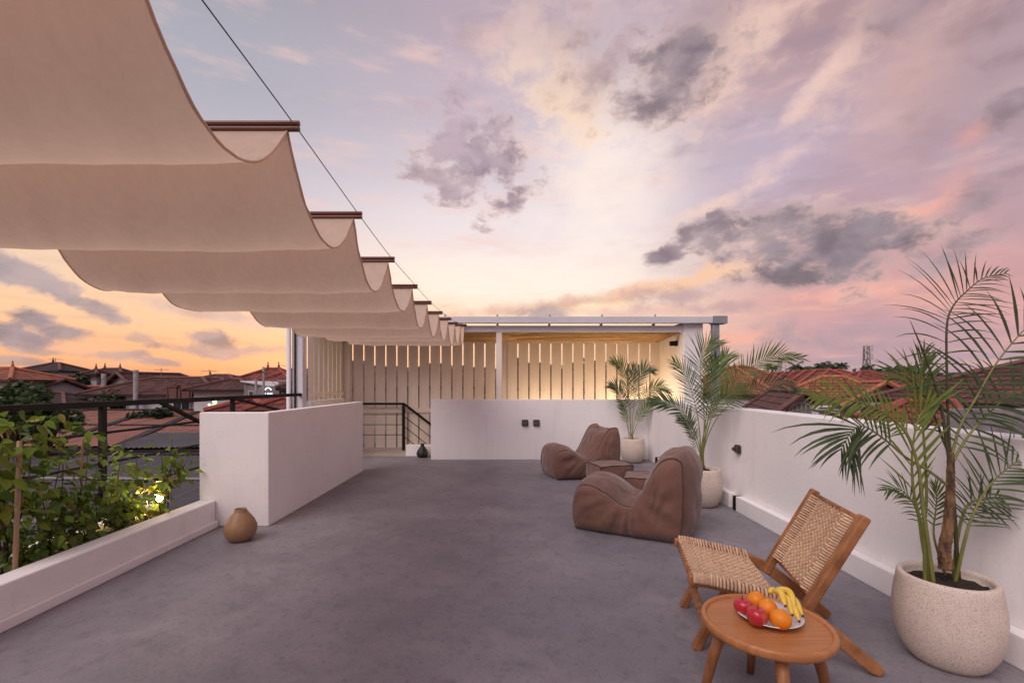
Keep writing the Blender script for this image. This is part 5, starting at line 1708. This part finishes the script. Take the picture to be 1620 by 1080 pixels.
# poles and wires on the left
pl1 = pole('concrete utility pole standing in front of the long brown roof', 215, 585, 26.9, .13)
pl2 = pole('stone coloured pole in front of the grey gable', 164, 591, 28.3, .12)
pl3 = pole('thin leaning pole before the bright red roof', 417, 580, 21, .05)
pl4 = pole('short dark post before the grey concrete building', 405, 599, 19, .05)
def cable(label, p, q, sag=.5):
    p, q = Vector(p), Vector(q)
    m_ = (p + q) / 2 - Vector((0, 0, sag))
    tag(obj('overhead_cable', MB().tube([x - p for x in spline([p, m_, q], 20)], .012, 4), 'black', smooth=True, loc=p), label, 'cable', 'overhead cables')
cable('overhead cable from the stone coloured pole to the concrete utility pole', P(164, 597, 28.1), P(215, 588, 26.7), .35)
cable('overhead cable from the concrete utility pole out to the thin leaning pole', P(215, 588, 26.7), P(417, 588, 20.9), .6)
cable('overhead cable from the thin leaning pole towards the corner post', P(417, 588, 20.9), P(470, 603, 16), .4)
cable('overhead cable crossing behind the dark gabled house to the stone coloured pole', P(-60, 606, 26.9), P(164, 599, 28.1), .3)

def aerial(label, px, py, Y, h=1.4):
    p = P(px, py, Y)
    t = thing('tv_aerial', label, 'aerial', (p.x, Y, p.z - h), 0, 'roof aerials')
    obj('mast', MB().tube([(0, 0, -.6), (0, 0, h)], .022, 5), 'concrete_pole', t)
    rods = MB().tube([(-.5, 0, h - .12), (.5, 0, h - .12)], .014, 4)
    for k in range(5):
        rods.tube([(-.4 + k * .2, -.22, h - .12), (-.4 + k * .2, .22, h - .12)], .01, 4)
    obj('rods', rods, 'concrete_pole', t, kind='stuff')
aerial('thin aerial over the white upper storey on the left', 88, 566, 36)
aerial('thin aerial over the long brown roof', 255, 582, 34)
aerial('thin aerial over the brown hipped house right of the carved gables', 331, 584, 30)
aerial('thin aerial just left of the white corner post', 457, 575, 29, 1.0)
aerial('thin aerial over the red row house on the right', 1243, 576, 40)
# rusty and corrugated sheds below the terrace
def sheet_roof(name, label, org, ux, uy, nu, nv_, m, wid=.9, ln=2.4, pitch=.11, amp=.018, strips=(), over=.04):
    """org: a corner; ux along the eave, uy up the slope (both unit vectors)"""
    org, ux, uy = Vector(org), Vector(ux).normalized(), Vector(uy).normalized()
    nz = ux.cross(uy).normalized()
    t = thing(name, label, 'shed', (org.x, org.y, GZ))
    o0 = Vector((0, 0, org.z - GZ))
    k = int(wid / pitch * 4)
    vs, fs = [], []
    for i in range(k + 1):
        u = (wid + .05) * i / k
        for s in range(2):
            h = amp * math.sin(u / pitch * 6.2832)
            vs.append(ux * u + uy * (s * (ln + over)) + nz * (h + (.012 if s == 0 else 0)))
    for i in range(k):
        fs.append((2 * i, 2 * i + 2, 2 * i + 3, 2 * i + 1))
    me = MB().add(vs, fs).mesh('roof_sheet', M[m], True)
    for j in range(nv_):
        for i in range(nu):
            o = link('roof_sheet', me, t, o0 + ux * (i * wid) + uy * (j * ln) + nz * random.uniform(0, .012))
    for (a_, b_, w_, mm) in strips:
        p, q = o0 + ux * a_[0] + uy * a_[1] + nz * .05, o0 + ux * b_[0] + uy * b_[1] + nz * .05
        obj('ridge_strip', MB().bar(p, q, w_, .03, nz), mm, t)
    # shed body
    c = [o0, o0 + ux * nu * wid, o0 + ux * nu * wid + uy * nv_ * ln, o0 + uy * nv_ * ln]
    c = [p - nz * .06 for p in c]
    lo_ = [Vector((p.x, p.y, .02)) for p in c]
    obj('wall', MB().add(lo_ + c, [(0, 3, 2, 1), (4, 5, 6, 7), (0, 1, 5, 4), (1, 2, 6, 5), (2, 3, 7, 6), (3, 0, 4, 7)]), 'dark_gap', t)
    return t
# rusty roof: eave towards the terrace
e0 = P(40, 706, 17.0); e1 = P(222, 704, 17.0)
sheet_roof('rusty_shed', 'wide rust red sheet roof with dark joint strips beyond the railing', (e0.x - 6, 17.0, e0.z), (1, .0, 0), (0, 1, .085), 12, 3, 'rust', wid=1.0, ln=3.2, pitch=.25, amp=.012,
           strips=[((0, 9.5), (12, 9.5), .3, 'dark_gap'), ((6.6, 0), (3.6, 9.4), .34, 'dark_gap'), ((9.4, 0), (6.2, 9.4), .34, 'dark_gap'), ((0, 4.6), (12, 4.2), .10, 'black'), ((11.4, 0), (9.2, 9.4), .25, 'dark_gap')])
sheet_roof('corrugated_shed', 'grey corrugated roof wedged between the rusty roof and the white block', (P(205, 708, 15.0).x, 14.2, -.62), (1, .15, 0), (-.15, 1, .10), 8, 1, 'asbestos', wid=1.0, ln=2.4, pitch=.15)
sheet_roof('corrugated_shed', 'dark corrugated roofs directly below the planted bed', (-19.0, 5.2, -1.12), (1, -.02, 0), (.02, 1, .055), 16, 3, 'asbestos', wid=.95, ln=2.75, pitch=.15, amp=.024,
           strips=[((0, 2.75), (15.2, 2.75), .08, 'wall_grey'), ((0, 5.5), (15.2, 5.5), .08, 'wall_grey'), ((0, 8.2), (15.2, 8.2), .12, 'dark_gap')])
# trees and bushes on the left
tree_at('dark leafy tree at the left edge, below the railing line', 22, 613, 13.5, 1.15, 2600, size=.13, name='leafy_tree')
tree_at('dark leafy tree beyond the first, filling the corner under the white gable', 66, 634, 13, .8, 1500, size=.12, name='leafy_tree')
tree_at('small tree behind the orange hipped house', 46, 588, 40, 1.5, 500, size=.25, m='tree_far')
tree_at('small tree right of the white upper storey', 128, 590, 33, 1.1, 500, size=.22, m='tree_far')
tree_at('bush in front of the long brown roof', 180, 618, 27.5, 1.1, 700, size=.14)
tree_at('low bushes by the poles beyond the rusty roof', 232, 646, 24, 1.0, 700, size=.16, m='tree_far')
tree_at('low dark bush behind the rusty roof, near the pylon sign', 262, 645, 24, .9, 700, size=.16, m='tree_far')
tree_at('small tree left of the grey concrete building', 381, 596, 40, 1.3, 500, size=.25, m='tree_far')
# houses and trees seen through the fence
BK = 'houses behind the slatted fence'
for i, (px, py, Y, hf, dr, rm_) in enumerate([(560, 574, 24, 2.4, 1.3, 'tile_brown'), (625, 582, 30, 2.6, 1.3, 'tile_red'), (690, 578, 26, 2.4, 1.2, 'tile_brown'), (765, 584, 30, 2.8, 1.4, 'tile_red'),
                                              (850, 577, 26, 2.6, 1.3, 'tile_brown'), (935, 584, 28, 2.6, 1.3, 'tile_brown'), (1010, 580, 24, 2.4, 1.3, 'tile_red')]):
    s_ = ('far left end of the fence', 'handrail', 'first boards over the back parapet', 'middle post, left of it', 'middle post, right of it', 'pair of small palm fronds, left of them', 'far corner palm')[i]
    house('house glimpsed through the slats near the ' + s_, P(px - 14, py, Y), P(px + 14, py, Y), hf, dr, rm_, 'ridge_brown', wall='wall_grey', group=BK)
for i, (px, py, Y) in enumerate([(530, 582, 40), (655, 576, 42), (728, 580, 40), (815, 568, 36), (900, 574, 38), (935, 566, 34), (985, 576, 40)]):
    s_ = ('far left end', 'handrail post', 'first boards right of the stairs', 'middle post', 'boards right of the middle post', 'boards left of the corner palm', 'corner palm')[i]
    tree_at('tree glimpsed through the slats near the ' + s_, px, py, Y, 2.0, 500, size=.35, m='tree_far', group='trees behind the slatted fence')
# distant wood along the horizon
fw = MB()
random.seed(77)
for i in range(9000):
    a = R(random.uniform(-62, 62))
    d = random.uniform(110, 190)
    hgt = 3.6 + 1.6 * mnoise.noise(Vector((a * 9, 0, 0))) + 1.2 * mnoise.noise(Vector((a * 40, 2, 0)))
    p = Vector((math.sin(a) * d, math.cos(a) * d, GZ + (hgt + 3.2) * random.random() ** .5))
    s = random.uniform(.7, 1.6)
    u = Vector((random.gauss(0, 1), random.gauss(0, 1), random.gauss(0, .6))).normalized()
    v = u.cross(Vector((random.gauss(0, 1), random.gauss(0, 1), random.gauss(0, 1)))).normalized()
    fw.add([p - u * s, p + v * s * .6, p + u * s, p - v * s * .6], [(0, 1, 2, 3)])
tag(obj('distant_wood', fw, 'tree_far', kind='stuff'), 'dark belt of trees along the horizon', 'trees')
# far roofs scattered over the plain
fr_ = MB()
for i in range(260):
    a = R(random.uniform(-60, 60)); d = random.uniform(48, 110)
    x, y = math.sin(a) * d, math.cos(a) * d
    w_, l_, z_ = random.uniform(2.5, 4.5), random.uniform(3, 6), GZ + random.uniform(3.2, 4.6)
    if abs(a) < .04:
        continue
    fr_.add([(x - l_, y - w_, z_), (x + l_, y - w_, z_), (x + l_, y + w_, z_), (x - l_, y + w_, z_), (x - l_ * .45, y, z_ + 1.5), (x + l_ * .45, y, z_ + 1.5)],
            [(0, 1, 5, 4), (1, 2, 5), (2, 3, 4, 5), (3, 0, 4), (3, 2, 1, 0)])
    fr_.box(x - l_ * .85, x + l_ * .85, y - w_ * .85, y + w_ * .85, GZ + .01, z_ - .01)
tag(obj('distant_roofs', fr_, 'tile_brown', kind='stuff'), 'mass of brown roofs far off between the nearer houses and the horizon', 'roofs')
